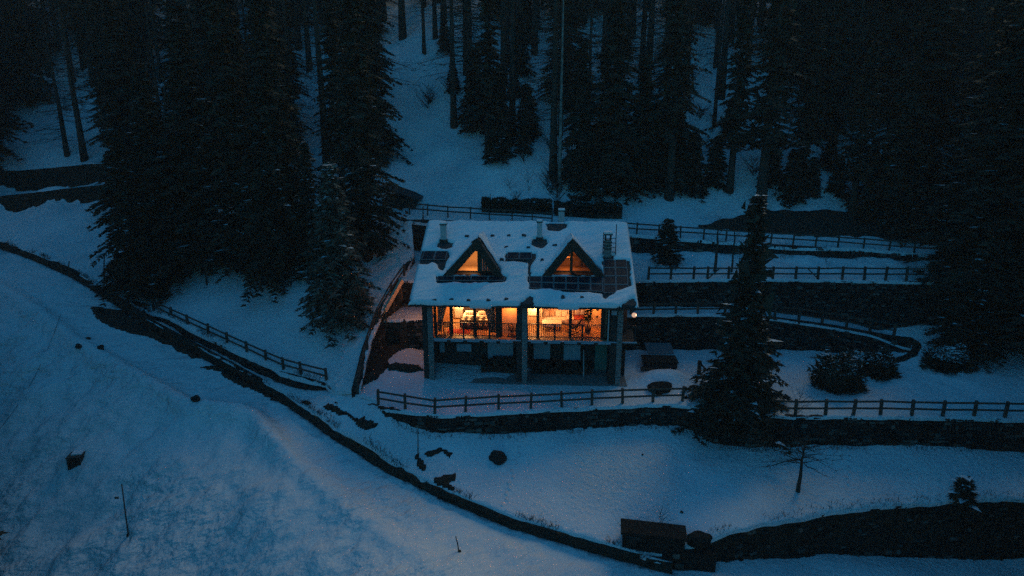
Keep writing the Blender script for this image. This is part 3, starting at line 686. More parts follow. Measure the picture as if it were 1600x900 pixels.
# ground floor
part_box('ground_floor_wall', M['render_dark'], house, -6.30, 6.35, 2.2, 2.45, -.2, FZ-.3)
part_box('porch_floor', M['stone_pale'], house, -6.3, 6.6, -.45, 2.2, -.3, .04)
part_box('balcony_slab', M['render_dark'], house, -6.2, 5.98, -.15, 2.45, FZ-.22, FZ-.02)
part_box('balcony_slab', M['render_dark'], house, 6.2, 7.05, -.15, 2.2, FZ-.22, FZ-.02)
part_box('slab_edge', M['blind'], house, -6.0, -.2, -.24, -.153, FZ-.10, FZ-.02)
part_box('slab_edge', M['blind'], house, .2, 5.85, -.24, -.153, FZ-.10, FZ-.02)
part_box('slab_edge', M['blind'], house, 6.2, 7.1, -.24, -.153, FZ-.10, FZ-.02)
for x in list(np.arange(-5.9, -.3, 1.06)) + list(np.arange(.3, 5.7, 1.06)):
    part_box('joist_end', M['wood'], house, x-.08, x+.08, -.22, 2.2, FZ-.32, FZ-.225)
    if x+1.0 < (-.2 if x < 0 else 5.9): part_box('snow_ledge', M['blind'], house, x+.13, x+.93, -.215, -.155, FZ-.215, FZ-.125)
for (a, b, z0, z1) in ((lx(762, 2.2, 2), lx(802, 2.2, 2), .7, 1.86), (lx(834, 2.2, 2), lx(860, 2.2, 2), .75, 1.86), (lx(881, 2.2, 2), lx(907, 2.2, 2), .7, 1.84), (lx(713, 2.2, 2), lx(736, 2.2, 2), 1.2, 1.75), (lx(686, 2.2, 2), lx(694, 2.2, 2), 1.1, 1.84)):
    w = empty('window'); w.parent = house
    part_box('blind', M['blind'], w, a, b, 2.12, 2.18, z0, z1)
    mb = MB(); mb.box(a-.06, b+.06, 2.09, 2.19, z1, z1+.06); mb.box(a-.06, a-.003, 2.09, 2.19, z0, z1-.003); mb.box(b+.003, b+.06, 2.09, 2.19, z0, z1-.003)
    mb.build('frame', M['wood'], w)
a, b = lx(929, 2.2, 1.2), lx(950, 2.2, 1.2)
dr = part_box('door', M['green_door'], house, a, b, 2.10, 2.18, .05, 2.15); part_box('door_handle', M['metal_pale'], dr, a+.08, a+.12, 2.04, 2.09, 1.0, 1.15)
tag(dr, label='green ground floor door in the shade of the balcony')
# upper storey shell
part_box('upper_floor', M['floorboard'], house, -6.29, 5.41, -.13, YBK, FZ-.017, FZ+.0)
part_box('room_ceiling', M['ceiling_wood'], house, -6.29, 5.84, -.12, YBK, 5.123, 5.18)
part_box('room_back_wall', M['plaster'], house, -6.29, 5.84, YBK, YBK+.1, FZ, 5.12)
part_box('room_back_panel', M['plaster_white'], house, lx(705, YBK)-.3, lx(757, YBK)+.3, YBK-.05, YBK-.003, FZ, 5.12)
part_box('partition', M['plaster'], house, -1.78, -1.5, YGL, YBK, FZ, 5.12)
part_box('partition', M['plaster'], house, -.38, -.13, .3, YBK, FZ, 5.12)
part_box('recess_wall', M['plaster'], house, -1.5, -.38, 1.0, 1.12, FZ, 5.12)
part_box('partition', M['plaster'], house, 5.02, 5.2, YGL, YBK, FZ, 5.12)
part_box('inner_wall', M['plaster'], house, -6.29, -6.2, YGL, YBK, FZ, 5.12)
part_box('wall_return', M['plaster'], house, 3.95, 5.02, 2.4, 2.5, FZ, 5.12)
part_box('wall_return', M['plaster'], house, -6.2, -4.95, 2.6, 2.7, FZ, 5.12)
part_box('wall_return', M['plaster'], house, -2.65, -1.78, 3.0, 3.1, FZ, 5.12)
part_box('white_panel', M['plaster_white'], house, .15, .95, 2.6, 2.66, FZ+.7, 5.12)
part_box('wall_return', M['plaster'], house, -.13, 1.1, 2.66, 2.76, FZ, 5.12)
for px in (704.5, 741.5, 840.5, 891): 
    x = lx(px); part_box('window_post', M['wood'], house, x-.10, x+.10, YGL-.08, YGL+.08, FZ, 5.12)
part_box('window_post', M['wood'], house, -1.84, -1.44, YGL-.2, YGL-.003, FZ, 5.12)
part_box('window_post', M['wood'], house, 4.84, 5.12, YGL-.2, YGL-.003, FZ, 5.12)
part_box('window_post', M['wood'], house, -5.86, -5.68, YGL-.06, YGL+.06, FZ, 5.12)
part_box('window_head', M['wood'], house, -5.67, -1.85, YGL-.05, YGL+.05, 5.0, 5.118)
part_box('window_head', M['wood'], house, .2, 4.83, YGL-.05, YGL+.05, 5.0, 5.118)
edges = [(-5.67, lx(704.5)-.1), (lx(704.5)+.1, lx(741.5)-.1), (lx(741.5)+.1, -1.85), (.1, lx(840.5)-.1), (lx(840.5)+.1, lx(891)-.1), (lx(891)+.1, 4.83)]
for a, b in edges: part_box('pane', M['glass'], house, a, b, YGL-.006, YGL+.006, FZ+.01, 4.995)
part_box('down_pipe', M['metal_pale'], house, 5.24, 5.32, -.2, -.12, FZ, 5.1)
part_box('alarm_box', M['blind'], house, 5.45, 5.78, -.22, -.11, 4.72, 5.02)
part_box('plaster_strip', M['plaster'], house, 5.13, 5.22, .5, .7, FZ, 5.1)
# railings
def railing(x0, x1, posts, y=-.07):
    r = empty('balcony_railing'); r.parent = house
    MB().box(x0, x1, y-.03, y+.03, FZ+1.0, FZ+1.05).build('top_rail', M['metal_dark'], r)
    MB().box(x0, x1, y-.02, y+.02, FZ+.16, FZ+.20).build('bottom_rail', M['metal_dark'], r)
    for p in posts: MB().box(p-.055, p+.055, y-.045, y+.045, FZ-.2, FZ+.998).build('post', M['metal_dark'], r)
    b0 = None; n = int((x1-x0)/.125)
    for k in range(1, n):
        x = x0+(x1-x0)*k/n
        if any(abs(x-p) < .08 for p in posts): continue
        if b0 is None:
            b0 = MB().box(-.014, .014, -.014, .014, FZ+.202, FZ+.998).build('baluster', M['metal_dark'], r); b = b0
        else:
            b = b0.copy(); COL.objects.link(b); b.parent = r
        b.location = (x, y, 0)
railing(-5.8, -.15, [lx(p, -.07) for p in (681, 723.5, 764.5, 807)])
railing(.2, 5.84, [lx(p, -.07) for p in (824, 867, 910)]+[5.6])
railing(6.2, 7.02, [6.98])
def side_rail():
    pass
# curtains
def curtain(x0, x1, xt0, xt1, lab):
    o_ = empty('curtain', to_world((0, 0, 0)), YAW, label=lab, cat='curtain'); n = 24; V = []; Fc = []
    for j in range(9):
        q = j/8; z = FZ+.12+q*1.95
        for i in range(n+1):
            u = i/n; a = x0+(x1-x0)*u; b = xt0+(xt1-xt0)*u; x = a+(b-a)*q**1.5
            V.append((x, YGL+.28+.05*math.sin(u*26+q), z))
    for j in range(8):
        for i in range(n): Fc.append((j*(n+1)+i, j*(n+1)+i+1, (j+1)*(n+1)+i+1, (j+1)*(n+1)+i))
    c = link_mesh('cloth', V, Fc, M['curtain'], o_, True); s = c.modifiers.new('s', 'SOLIDIFY'); s.thickness = .015
    MB().bar((min(xt0, xt1)-.1, YGL+.28, 5.08), (max(xt0, xt1)+.1, YGL+.28, 5.08), .03).build('curtain_rod', M['metal_dark'], o_)
curtain(-5.65, -5.40, -5.65, -4.95, 'grey curtain tied back beside the bedroom window next to the stone column')
curtain(-2.25, -1.86, -2.75, -1.86, 'violet grey curtain gathered beside the broad post in the bedroom window')

# interior furniture (top-level things in the lit rooms)
def hthing(name, label, cat, x, y, z=FZ, group=None): 
    return empty(name, to_world((x, y, z)), YAW, label=label, cat=cat, group=group)
def soft(o, lv=2, bev=.06):
    b = o.modifiers.new('b', 'BEVEL'); b.width = bev; b.segments = 3
    o.data.polygons.foreach_set('use_smooth', [True]*len(o.data.polygons)); return o
bed = hthing('bed', 'double bed with black and white patterned throw in the lit bedroom', 'bed', -3.35, 2.5)
MB().box(-.95, .95, -1.0, 1.0, .12, .34).build('bed_frame', M['beam'], bed)
soft(MB().box(-.92, .92, -.97, .97, .343, .58).build('mattress', M['linen'], bed))
soft(MB().box(-.98, .98, -1.03, -.1, .585, .66).build('throw', M['linen_black'], bed), bev=.03)
thr = MB().box(-.97, .97, -1.06, -1.035, .2, .63).build('throw_drop', M['linen_black'], bed)
for i in range(5):
    for j in range(2):
        cx, cy = -.78+i*.39, -.80+j*.45
        MB().add([(cx-.13, cy, .663), (cx, cy-.17, .663), (cx+.13, cy, .663), (cx, cy+.17, .663), (cx-.13, cy, .67), (cx, cy-.17, .67), (cx+.13, cy, .67), (cx, cy+.17, .67)],
                 [(4,5,6,7),(0,1,5,4),(1,2,6,5),(2,3,7,6),(3,0,4,7)]).build('diamond_pattern', M['linen'], bed)
    cx = -.78+i*.39
    MB().add([(cx-.12, -1.062, .42), (cx, -1.062, .26), (cx+.12, -1.062, .42), (cx, -1.062, .58)], [(0, 1, 2, 3)]).build('diamond_pattern', M['linen_tan'], bed)
MB().box(-.98, .98, .98, 1.05, .1, 1.05).build('headboard', M['wood'], bed)
for x, lab in ((-3.8, 'white pillow on the patterned bed, nearer the bright wall'), (-2.9, 'white pillow on the patterned bed, nearer the violet curtain')):
    p_ = hthing('pillow', lab, 'pillow', x, 3.12, FZ+.60, 'pillows on the bed'); soft(MB().box(-.34, .34, -.2, .2, .0, .17).build('cushion', M['linen'], p_), bev=.07)
r_ = hthing('rug', 'red rug on the bedroom floor in front of the bed', 'rug', -4.35, 1.15, FZ+.004); soft(MB().box(-.75, .75, -.4, .4, 0, .03).build('pile', M['linen_red'], r_), bev=.01)
cb = hthing('cabinet', 'white low cabinet against the bright bedroom wall', 'cabinet', -4.55, 3.9)
MB().box(-.4, .4, -.25, .25, .08, .8).build('carcass', M['plaster_white'], cb)
for s in (-1, 1): MB().box(-.39 if s < 0 else .01, -.01 if s < 0 else .39, -.275, -.253, .12, .76).build('door', M['linen'], cb)
for sx in (-1, 1):
    for sy in (-1, 1): MB().box(sx*.34-.03, sx*.34+.03, sy*.2-.03, sy*.2+.03, 0, .078).build('leg', M['wood'], cb)
def chair(x, y, rz, lab):
    c = hthing('chair', lab, 'chair', x, y); c.rotation_euler.z = YAW+rz
    MB().box(-.25, .25, -.24, .24, .42, .47).build('seat', M['wood'], c)
    for sx in (-1, 1):
        MB().bar((sx*.22, -.28, 0), (sx*.22, .22, .80), .045).build('leg', M['wood'], c); MB().bar((sx*.22, .26, 0), (sx*.22, -.2, .62), .045).build('leg', M['wood'], c)
    for k in range(3): MB().bar((-.22, .12+.05*k, .62+.09*k), (.22, .12+.05*k, .62+.09*k), .05, .03).build('back_slat', M['wood'], c)
chair(-.78, .45, R(60), 'dark folding chair on the balcony before the plain plaster recess')
chair(-5.1, .95, R(200), 'dark slatted chair in the bedroom behind the railing, under the tied curtain')
sofa = hthing('sofa', 'pale sofa heaped with cushions in the lit living room', 'sofa', 1.95, 3.2)
soft(MB().box(-.95, .95, -.45, .45, .14, .44).build('seat', M['linen'], sofa)); soft(MB().box(-.95, .95, .3, .5, .443, .86).build('backrest', M['linen'], sofa))
for s in (-1, 1): soft(MB().box(s*.96-.1, s*.96+.1, -.45, .45, .1, .62).build('armrest', M['linen'], sofa))
for k, (x, m_, lab) in enumerate([(1.35, 'linen', 'white cushion at the end of the pale sofa by the white panel'), (1.75, 'linen_tan', 'tan cushion between two white ones on the pale sofa'), (2.2, 'linen', 'white cushion in the middle of the pale sofa'), (2.6, 'linen', 'white cushion at the sofa end near the window post')]):
    c = hthing('cushion', lab, 'cushion', x, 3.25+.04*(k % 2), FZ+.446, 'cushions on the sofa'); c.rotation_euler.x = R(-15)
    soft(MB().box(-.2, .2, -.08, .08, 0, .38).build('filling', M[m_], c), bev=.07)
tb = hthing('low_table', 'low table with pale cloth in front of the sofa', 'table', 1.75, 2.05)
MB().box(-.6, .6, -.4, .4, .40, .45).build('tabletop', M['wood'], tb); soft(MB().box(-.64, .64, -.43, .43, .453, .475).build('cloth', M['linen'], tb), bev=.01)
MB().box(-.64, .64, -.45, -.432, .28, .46).build('cloth_edge', M['linen'], tb)
for sx in (-1, 1):
    for sy in (-1, 1): MB().box(sx*.52-.03, sx*.52+.03, sy*.32-.03, sy*.32+.03, 0, .397).build('leg', M['wood'], tb)
dv = hthing('daybed', 'tan daybed with red and white blankets behind the plant', 'daybed', 3.55, 3.1)
soft(MB().box(-.85, .85, -.5, .5, .12, .46).build('base', M['linen_tan'], dv)); soft(MB().box(-.3, .55, -.52, .4, .463, .53).build('red_blanket', M['linen_red'], dv), bev=.02)
soft(MB().box(-.8, -.32, -.52, .4, .463, .52).build('white_blanket', M['linen'], dv), bev=.02)
for x, lab in ((3.05, 'white cushion on the daybed nearer the window post'), (3.5, 'pale cushion in the middle of the daybed'), (3.9, 'round pale cushion on the daybed behind the plant')):
    c = hthing('cushion', lab, 'cushion', x, 3.42, FZ+.535, 'cushions on the daybed'); soft(MB().box(-.19, .19, -.08, .08, 0, .36).build('filling', M['linen'], c), bev=.07)
rc = hthing('rocking_chair', 'dark curved rocking chair behind the living room railing', 'chair', 3.1, 1.2)
for s in (-1, 1):
    MB().tube([(-.5+.1*k, s*.28, .03+.012*(k-5)**2) for k in range(11)], [.025]*11, 6).build('rocker', M['wood'], rc)
    MB().tube([(-.3, s*.26, .1), (-.15, s*.26, .5), (.1, s*.26, .45)], [.025]*3, 6).build('leg', M['wood'], rc); MB().tube([(.25, s*.26, .12), (.15, s*.26, .45)], [.025]*2, 6).build('leg', M['wood'], rc)
MB().tube([(-.2, 0, .42), (0, 0, .38), (.25, 0, .42), (.42, 0, .7), (.6, 0, 1.0)], [.06, .10, .10, .08, .05], 8).build('seat', M['wood'], rc)
pt = hthing('potted_plant', 'tall leafy house plant in a pot behind the living room window', 'plant', 4.1, 1.3)
MB().lathe(0, 0, [(0, .15), (.05, .17), (.38, .22), (.40, .22)]).build('pot', M['wood'], pt)
MB().tube([(0, 0, .4), (.03, .02, 1.0), (-.02, 0, 1.7)], [.035, .03, .015], 6).build('stem', M['bark'], pt)
V = []; T = []
for k in range(150):
    a = random.uniform(0, 6.28); z = random.uniform(.75, 1.85); r0 = .05; l = random.uniform(.2, .42)*(1.15-abs(z-1.3)*.5); d_ = Vector((math.cos(a), math.sin(a), random.uniform(-.6, .5))).normalized(); s_ = d_.cross(Vector((0, 0, 1))).normalized()*.035
    o = Vector((0, 0, z)); m_ = o+d_*l*.5+Vector((0, 0, .05)); b = len(V); V += [o, m_-s_, m_+s_, o+d_*l]; T += [(b, b+1, b+3), (b, b+3, b+2)]
tri_mesh('foliage', V, T, M['leaf'], pt)
# wall sconces and ceiling lamps that light the rooms
def lamp(x, y, z, e, col, lab, name='ceiling_lamp', rad=.09):
    l = hthing(name, lab, 'lamp', x, y, z); MB().lathe(0, 0, [(-.06, .05), (-.03, .09), (.02, .09), (.05, .03)]).build('shade', M['bulb'], l, True)
    MB().box(-.02, .02, -.02, .02, .052, 5.118-z if name == 'ceiling_lamp' else .1).build('cord', M['metal_dark'], l)
    q = bpy.data.lights.new('lamp_light', 'POINT'); q.energy = e; q.color = col; q.shadow_soft_size = rad
    qo = bpy.data.objects.new('lamp_light', q); COL.objects.link(qo); qo.parent = l; qo.location = (0, -.02, -.16)
LW, LO = (1, .48, .17), (1, .30, .065)
lamp(-4.2, 3.3, 4.85, 150, LW, 'bright bedroom ceiling lamp above the patterned bed')
lamp(-2.4, 1.4, 4.9, 49, LO, 'small bedroom ceiling lamp near the violet curtain')
lamp(-5.4, 1.7, 4.9, 40, LO, 'small bedroom ceiling lamp near the tied back curtain')
lamp(-.9, .55, 4.95, 27, LO, 'lamp above the balcony recess with the folding chair')
lamp(.6, 2.2, 4.6, 62, LW, 'living room ceiling lamp near the white panel')
lamp(2.3, 2.5, 4.85, 44, LO, 'living room ceiling lamp above the sofa table')
lamp(4.4, 1.9, 4.85, 46, LO, 'living room ceiling lamp beside the potted plant')
for (x, y, z, lab) in ((4.75, 2.36, 4.25, 'small dark wall fitting on the orange living room wall, upper one'), (4.75, 2.36, 3.75, 'small dark wall fitting on the orange living room wall, lower one'), (-5.35, 2.56, 4.3, 'small dark wall fitting on the orange bedroom wall')):
    s_ = hthing('wall_fitting', lab, 'fitting', x, y, z); MB().box(-.06, .06, -.02, .03, -.06, .06).build('plate', M['metal_dark'], s_)
# globe lamp on the small balcony, lantern at the gable side
gl = hthing('globe_lamp', 'round glowing lamp above the small side balcony', 'lamp', 6.92, .4, 4.55)
MB().lathe(0, 0, [(-.15, .02), (-.13, .08), (-.08, .13), (0, .155), (.08, .13), (.13, .08), (.15, .02)], 14).build('globe', M['globe'], gl, True)
MB().box(-.32, -.1, -.015, .015, .12, .15).build('bracket', M['metal_dark'], gl)
q = bpy.data.lights.new('globe_light', 'POINT'); q.energy = 5; q.color = (1, .50, .30); q.shadow_soft_size = .1
qo = bpy.data.objects.new('globe_light', q); COL.objects.link(qo); qo.parent = gl; qo.location = (.22, 0, .0)
gb = hthing('gable_lantern', 'lantern under the eave on the gable side of the house', 'lamp', -6.85, 3.4, 4.9)
MB().lathe(0, 0, [(-.12, .06), (-.1, .08), (.1, .09), (.16, .02)], 8).build('housing', M['bulb'], gb); MB().box(.05, .28, -.02, .02, .1, .14).build('bracket', M['metal_dark'], gb)
q = bpy.data.lights.new('lantern_light', 'POINT'); q.energy = 38; q.color = (1, .36, .11); q.shadow_soft_size = .08
qo = bpy.data.objects.new('lantern_light', q); COL.objects.link(qo); qo.parent = gb; qo.location = (-.12, -.12, -.16)

# ------------------------------------------------------------------ fences
def fence(name, pts, label, hgt=.95, rails=(.88, .45), post=.075, braces=()):
    """pts: world positions of the post feet"""
    f = empty(name, label=label, cat='fence', group='timber fences around the house')
    for i, p in enumerate(pts):
        a = random.uniform(-.06, .06)
        MB().hexa([(p[0]-post, p[1]-post, p[2]-.3), (p[0]+post, p[1]-post, p[2]-.3), (p[0]+post, p[1]+post, p[2]-.3), (p[0]-post, p[1]+post, p[2]-.3),
                   (p[0]-post+a, p[1]-post, p[2]+hgt), (p[0]+post+a, p[1]-post, p[2]+hgt), (p[0]+post+a, p[1]+post, p[2]+hgt+.03), (p[0]-post+a, p[1]+post, p[2]+hgt+.03)]).build('post', M['fence'], f)
    for p, q_ in zip(pts[:-1], pts[1:]):
        for r_ in rails:
            j = random.uniform(-.02, .02)
            MB().bar((p[0], p[1]-post-.02, p[2]+r_+j), (q_[0], q_[1]-post-.02, q_[2]+r_-j), .05, .11).build('rail', M['fence'], f)
    for (i, s) in braces:
        p, q_ = pts[i], pts[i+1]; a, b = (p, q_) if s > 0 else (q_, p)
        MB().bar((a[0], a[1]-.05, a[2]+.1), ((a[0]+b[0])/2, (a[1]+b[1])/2-.05, (a[2]+b[2])/2+.85), .05, .08).build('brace', M['fence'], f)
    return f
fence('terrace_fence', [W(x, y, 0) for x, y in [(591,632),(633,639),(679,646),(727,643),(779,640),(829,638),(878,635.5),(925,632.5),(973,630),(1020,628),(1066,627)]], 'post and rail fence on the terrace wall directly in front of the house')
fence('terrace_fence', [W(x, y, 0) for x, y in [(1150,646),(1198,647),(1243,648),(1290,648),(1333,648),(1376,648),(1425,649),(1473,650),(1522,650.5),(1570,651.5),(1618,652)]], 'post and rail fence on the terrace wall beyond the tall narrow spruce')
def onz(line, px_list, back=.12, add=0.0):
    out = []
    X = [p[0] for p in line]
    pj = [proj(*p)[0] for p in line]
    for q in px_list:
        x = np.interp(q, pj, X); y = np.interp(q, pj, [p[1] for p in line]); z = np.interp(q, pj, [p[2] for p in line]); out.append((float(x), float(y)+back, float(z)+add))
    return out
fence('ramp_fence', onz(R2[2:], [986,1021,1056,1091,1133,1168]), 'short level fence on the stone wall next to the small balcony', hgt=.85, rails=(.78, .38), braces=((0, 1),))
fence('ramp_fence', onz(R2[2:], [1211,1249,1286,1324,1361,1398]), 'fence stepping down the ramp towards the two round bushes', rails=(.85, .42))
fence('bench_fence', onz(R3, [1013,1048,1084,1106,1139,1172,1208,1244,1279,1317,1352,1385,1418,1454,1490,1530,1570,1610]), 'long fence on the tall stone wall above the ramp', hgt=1.0, rails=(.92, .5), braces=((3, 1), (7, -1)))
fence('path_fence', onz(R4, [978,995,1029,1064,1100,1135,1170,1205,1240,1275,1310,1350,1390,1430,1470,1510]), 'uppermost fence on the path wall beside the trees', hgt=.95, rails=(.88, .5), post=.055)
def feet(L): 
    return [G(*p, y0=50.5) for p in L]
fence('path_fence', feet([(640,335),(668,337),(700,340),(735,342),(765,344.5),(800,347),(832,350),(862,352)]), 'fence running behind the roof ridge along the upper path', hgt=.95, rails=(.88, .5), post=.05)
def onw(L, f, dz=0.0):
    return [(x, y, float(f(np.array([x]), np.array([y]))[0])+dz) for x, y in L]
fence('lawn_fence', onz(R8, [238,265.6,292,323.6,353,385,415,441.6,469,509], back=.25), 'sloping fence along the front edge of the snowy lawn', hgt=.85, rails=(.8, .4))
r7 = resample(R7[:5], 1.3)
fence('stair_fence', [(p[0]-.05, p[1], p[2]) for p in r7], 'snow dusted fence climbing beside the stairs on the gable side', hgt=.8, rails=(.75, .4))
# lit stair beam
sb = empty('stair_handrail', label='orange lit wooden handrail rising beside the gable of the house', cat='handrail')
a, b = W(601, 486, 3.6), W(628, 438, 5.4)
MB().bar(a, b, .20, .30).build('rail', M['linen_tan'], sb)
for t_ in (0.05, .5, .95):
    p_ = Vector(a).lerp(Vector(b), t_); MB().bar((p_.x, p_.y, p_.z-1.3), (p_.x, p_.y, p_.z-.1), .1).build('post', M['beam'], sb)

# ------------------------------------------------------------------ trees
def trunk_mesh(Ht, r0, seed=0, sides=8, lean=.0):
    rnd = random.Random(seed); pts = []; rad = []
    for k in range(8):
        q = k/7; pts.append((lean*q*Ht+rnd.uniform(-.05, .05)*q*1.5, rnd.uniform(-.05, .05)*q*1.5, -.6+q*(Ht+.6))); rad.append(r0*(1-q)**.9+.02 if k else r0*1.25)
    return MB().tube(pts, rad, sides)
def spruce_tris(Ht, Rr, seed, base=.06, dens=1.0, droop=.35, leaf=.42, whorl=.42, gap=0.0, prof=.82, rag=(.62, 1.12)):
    g = np.random.default_rng(seed); A = []; 
    z = Ht*base
    snow = []
    while z < Ht*.985:
        q = 1-(z/Ht); L0 = Rr*(q**prof)*(.92+.16*g.random())+.12
        nb = int((5+4*q)*dens)+1
        for b in range(nb):
            if g.random() < gap: continue
            a = g.uniform(0, 2*math.pi); L = L0*g.uniform(*rag); zz = z+g.uniform(-.25, .25)*whorl*2
            d = np.array([math.cos(a), math.sin(a), 0]); side = np.array([-d[1], d[0], 0]); rise = g.uniform(.0, .18)*(1.6-q*1.4)
            ns = max(4, int(L/.20)); s = (np.arange(ns)+g.random(ns))/ns
            zc = zz+rise*L*s-droop*L*s*s*(.6+.8*q)+.10*L*np.clip(s-.75, 0, 1)*3*.5
            P = d*(L*s)[:, None]; P[:, 2] = zc
            for sg in (-1, 1):
                tl = (.16+.36*L*(1-s)*.55+.12)*g.uniform(.6, 1.2, ns); tl = np.minimum(tl, 1.15)
                for rep in range(2):
                    fr = g.uniform(.25, .95, ns) if rep == 0 else g.uniform(.0, .5, ns)
                    D = side*sg*(1-.45*fr)[:, None]+d*(.35+.5*fr)[:, None]; D[:, 2] -= g.uniform(.1, .55, ns)
                    D /= np.linalg.norm(D, axis=1)[:, None]
                    O = P+D*(tl*(0 if rep == 0 else .35))[:, None]; O[:, 2] += g.uniform(-.05, .05, ns)
                    ww = np.cross(D, g.normal(size=(ns, 3))); ww /= np.linalg.norm(ww, axis=1)[:, None]
                    wd = leaf*.22*g.uniform(.7, 1.5, ns)
                    A.append(np.stack([O-ww*wd[:, None], O+ww*wd[:, None], O+D*(tl*1.0+.1)[:, None]], 1))
            # tip
            O = P[-1:]; D = d*1.0; D = D+np.array([0, 0, -.25]); w_ = side*.09
            A.append(np.stack([O-w_, O+w_, O+D*.35], 1))
            if g.random() < .6:
                k = g.integers(0, ns); c = P[k]+np.array([0, 0, .07]); sz = g.uniform(.12, .28) if g.random() < .75 else g.uniform(.28, .5); jit = g.uniform(-.1, .1, (3, 3)); jit[:, 2] *= .3
                snow.append(np.stack([c+d*sz*1.3+jit[0], c-d*sz*.8+side*sz*.7+jit[1], c-d*sz*.8-side*sz*.7+jit[2]], 0))
        z += whorl*g.uniform(.7, 1.25)*(.55+.45*q)
    # inner shade tufts
    n = int(260*dens); zz = Ht*(base+(1-base)*g.random(n)**1.3*.97); rr = Rr*(1-zz/Ht)**.9*g.uniform(.1, .6, n); aa = g.uniform(0, 6.28, n)
    C = np.stack([rr*np.cos(aa), rr*np.sin(aa), zz-.2*rr], 1); A.append(C[:, None]+g.normal(size=(n, 3, 3))*.28*np.clip(Rr/3, .4, 1.2))
    A = np.concatenate(A); return A, (np.array(snow) if snow else None)
def tris_obj(name, A, mt, parent):
    V = A.reshape(-1, 3); return tri_mesh(name, V, np.arange(len(V)).reshape(-1, 3), mt, parent)
def make_spruce(Ht, Rr, seed, mt='needles', name='spruce_tree', snowy=True, **kw):
    t = empty(name); trunk_mesh(Ht, Ht*.014+.06, seed).build('trunk', M['bark'], t, True)
    A, S = spruce_tris(Ht, Rr, seed, **kw); tris_obj('crown', A, M[mt], t)
    if snowy and S is not None:
        o = tris_obj('snow_flecks', S, M['snow'], t); o['kind'] = 'stuff'
    return t
def bare_tris(Ht, Rr, seed, base=.3, n=60, thin=.02, up=.25, sub=9, curve=-.1):
    g = np.random.default_rng(seed); A = []
    def strip(P, w):
        for i in range(len(P)-1):
            d = P[i+1]-P[i]; s = np.cross(d, g.normal(size=3)); s /= np.linalg.norm(s)+1e-9; w0 = w*(1-i/len(P)); w1 = w*(1-(i+1)/len(P))
            A.append([P[i]-s*w0, P[i]+s*w0, P[i+1]+s*w1]); A.append([P[i]-s*w0, P[i+1]+s*w1, P[i+1]-s*w1])
            s2 = np.cross(d, s); s2 /= np.linalg.norm(s2)+1e-9
            A.append([P[i]-s2*w0, P[i]+s2*w0, P[i+1]+s2*w1])
    for b in range(n):
        q = g.random(); z = Ht*(base+(1-base)*q*.98); L = Rr*(1-q)**.7*g.uniform(.5, 1.1)+.25; a = g.uniform(0, 6.28)
        d = np.array([math.cos(a), math.sin(a), up]); P = [np.array([0, 0, z])]; m = 5
        for k in range(m): P.append(P[-1]+d*L/m+g.normal(size=3)*L*.03+np.array([0, 0, curve*L/m*k*.5]))
        strip(P, thin*(1+L*.3))
        for k in range(sub):
            i = g.integers(1, m+1); o = P[i]; dd = d+g.normal(size=3)*.7; dd /= np.linalg.norm(dd); l = L*g.uniform(.12, .35)
            strip([o, o+dd*l*.5, o+dd*l+g.normal(size=3)*l*.1], thin*.45)
    return np.array(A)
def make_bare(Ht, Rr, seed, mt='twig', name='bare_tree', bark='bark', r0=None, **kw):
    t = empty(name); trunk_mesh(Ht, r0 or Ht*.012+.04, seed).build('trunk', M[bark], t, True)
    tris_obj('branches', bare_tris(Ht, Rr, seed, **kw), M[mt], t); return t
def put(t, p, s=1.0, rz=0, tilt=0, label=None, cat='tree', group=None):
    t.location = p; t.scale = (s, s, s) if not isinstance(s, tuple) else s; t.rotation_euler = (tilt, 0, rz); tag(t, label, cat, group); return t
def height_for(p, top_px_y):
    """tree height so that the tip of a tree standing at p reaches a photo row"""
    return WY(800, top_px_y, p[1])[2]-p[2]

SP = [make_spruce(18, 3.4, 1, rag=(.45, 1.2), gap=.12), make_spruce(20, 3.0, 2, rag=(.55, 1.25), gap=.2, whorl=.5), make_spruce(16, 3.8, 3, droop=.5, rag=(.5, 1.25), gap=.1), make_spruce(22, 3.2, 4, base=.24, gap=.35, whorl=.55, rag=(.4, 1.3))]
SPH = [18, 20, 16, 22]
LA = [make_bare(20, 2.9, 11, base=.22, n=165, thin=.026, up=-.05, sub=11, name='larch_tree'), make_bare(22, 2.5, 12, base=.34, n=150, thin=.026, up=0, sub=11, name='larch_tree'), make_bare(17, 3.1, 13, base=.12, n=170, thin=.026, up=-.1, sub=11, name='larch_tree')]
LAH = [20, 22, 17]
used = {}
def inst(kind, i, p, hgt, rz, label, group=None, wid=1.0, cat='tree'):
    src, hs = (SP, SPH) if kind == 's' else (LA, LAH); s = hgt/hs[i]; key = (kind, i)
    o = src[i] if key not in used else copy_tree(src[i]); used[key] = 1
    for k in ('label', 'group', 'category'):
        if k in o: del o[k]
    return put(o, (p[0], p[1], p[2]-.1), (s*wid, s*wid, s), rz, 0, label, cat, group)
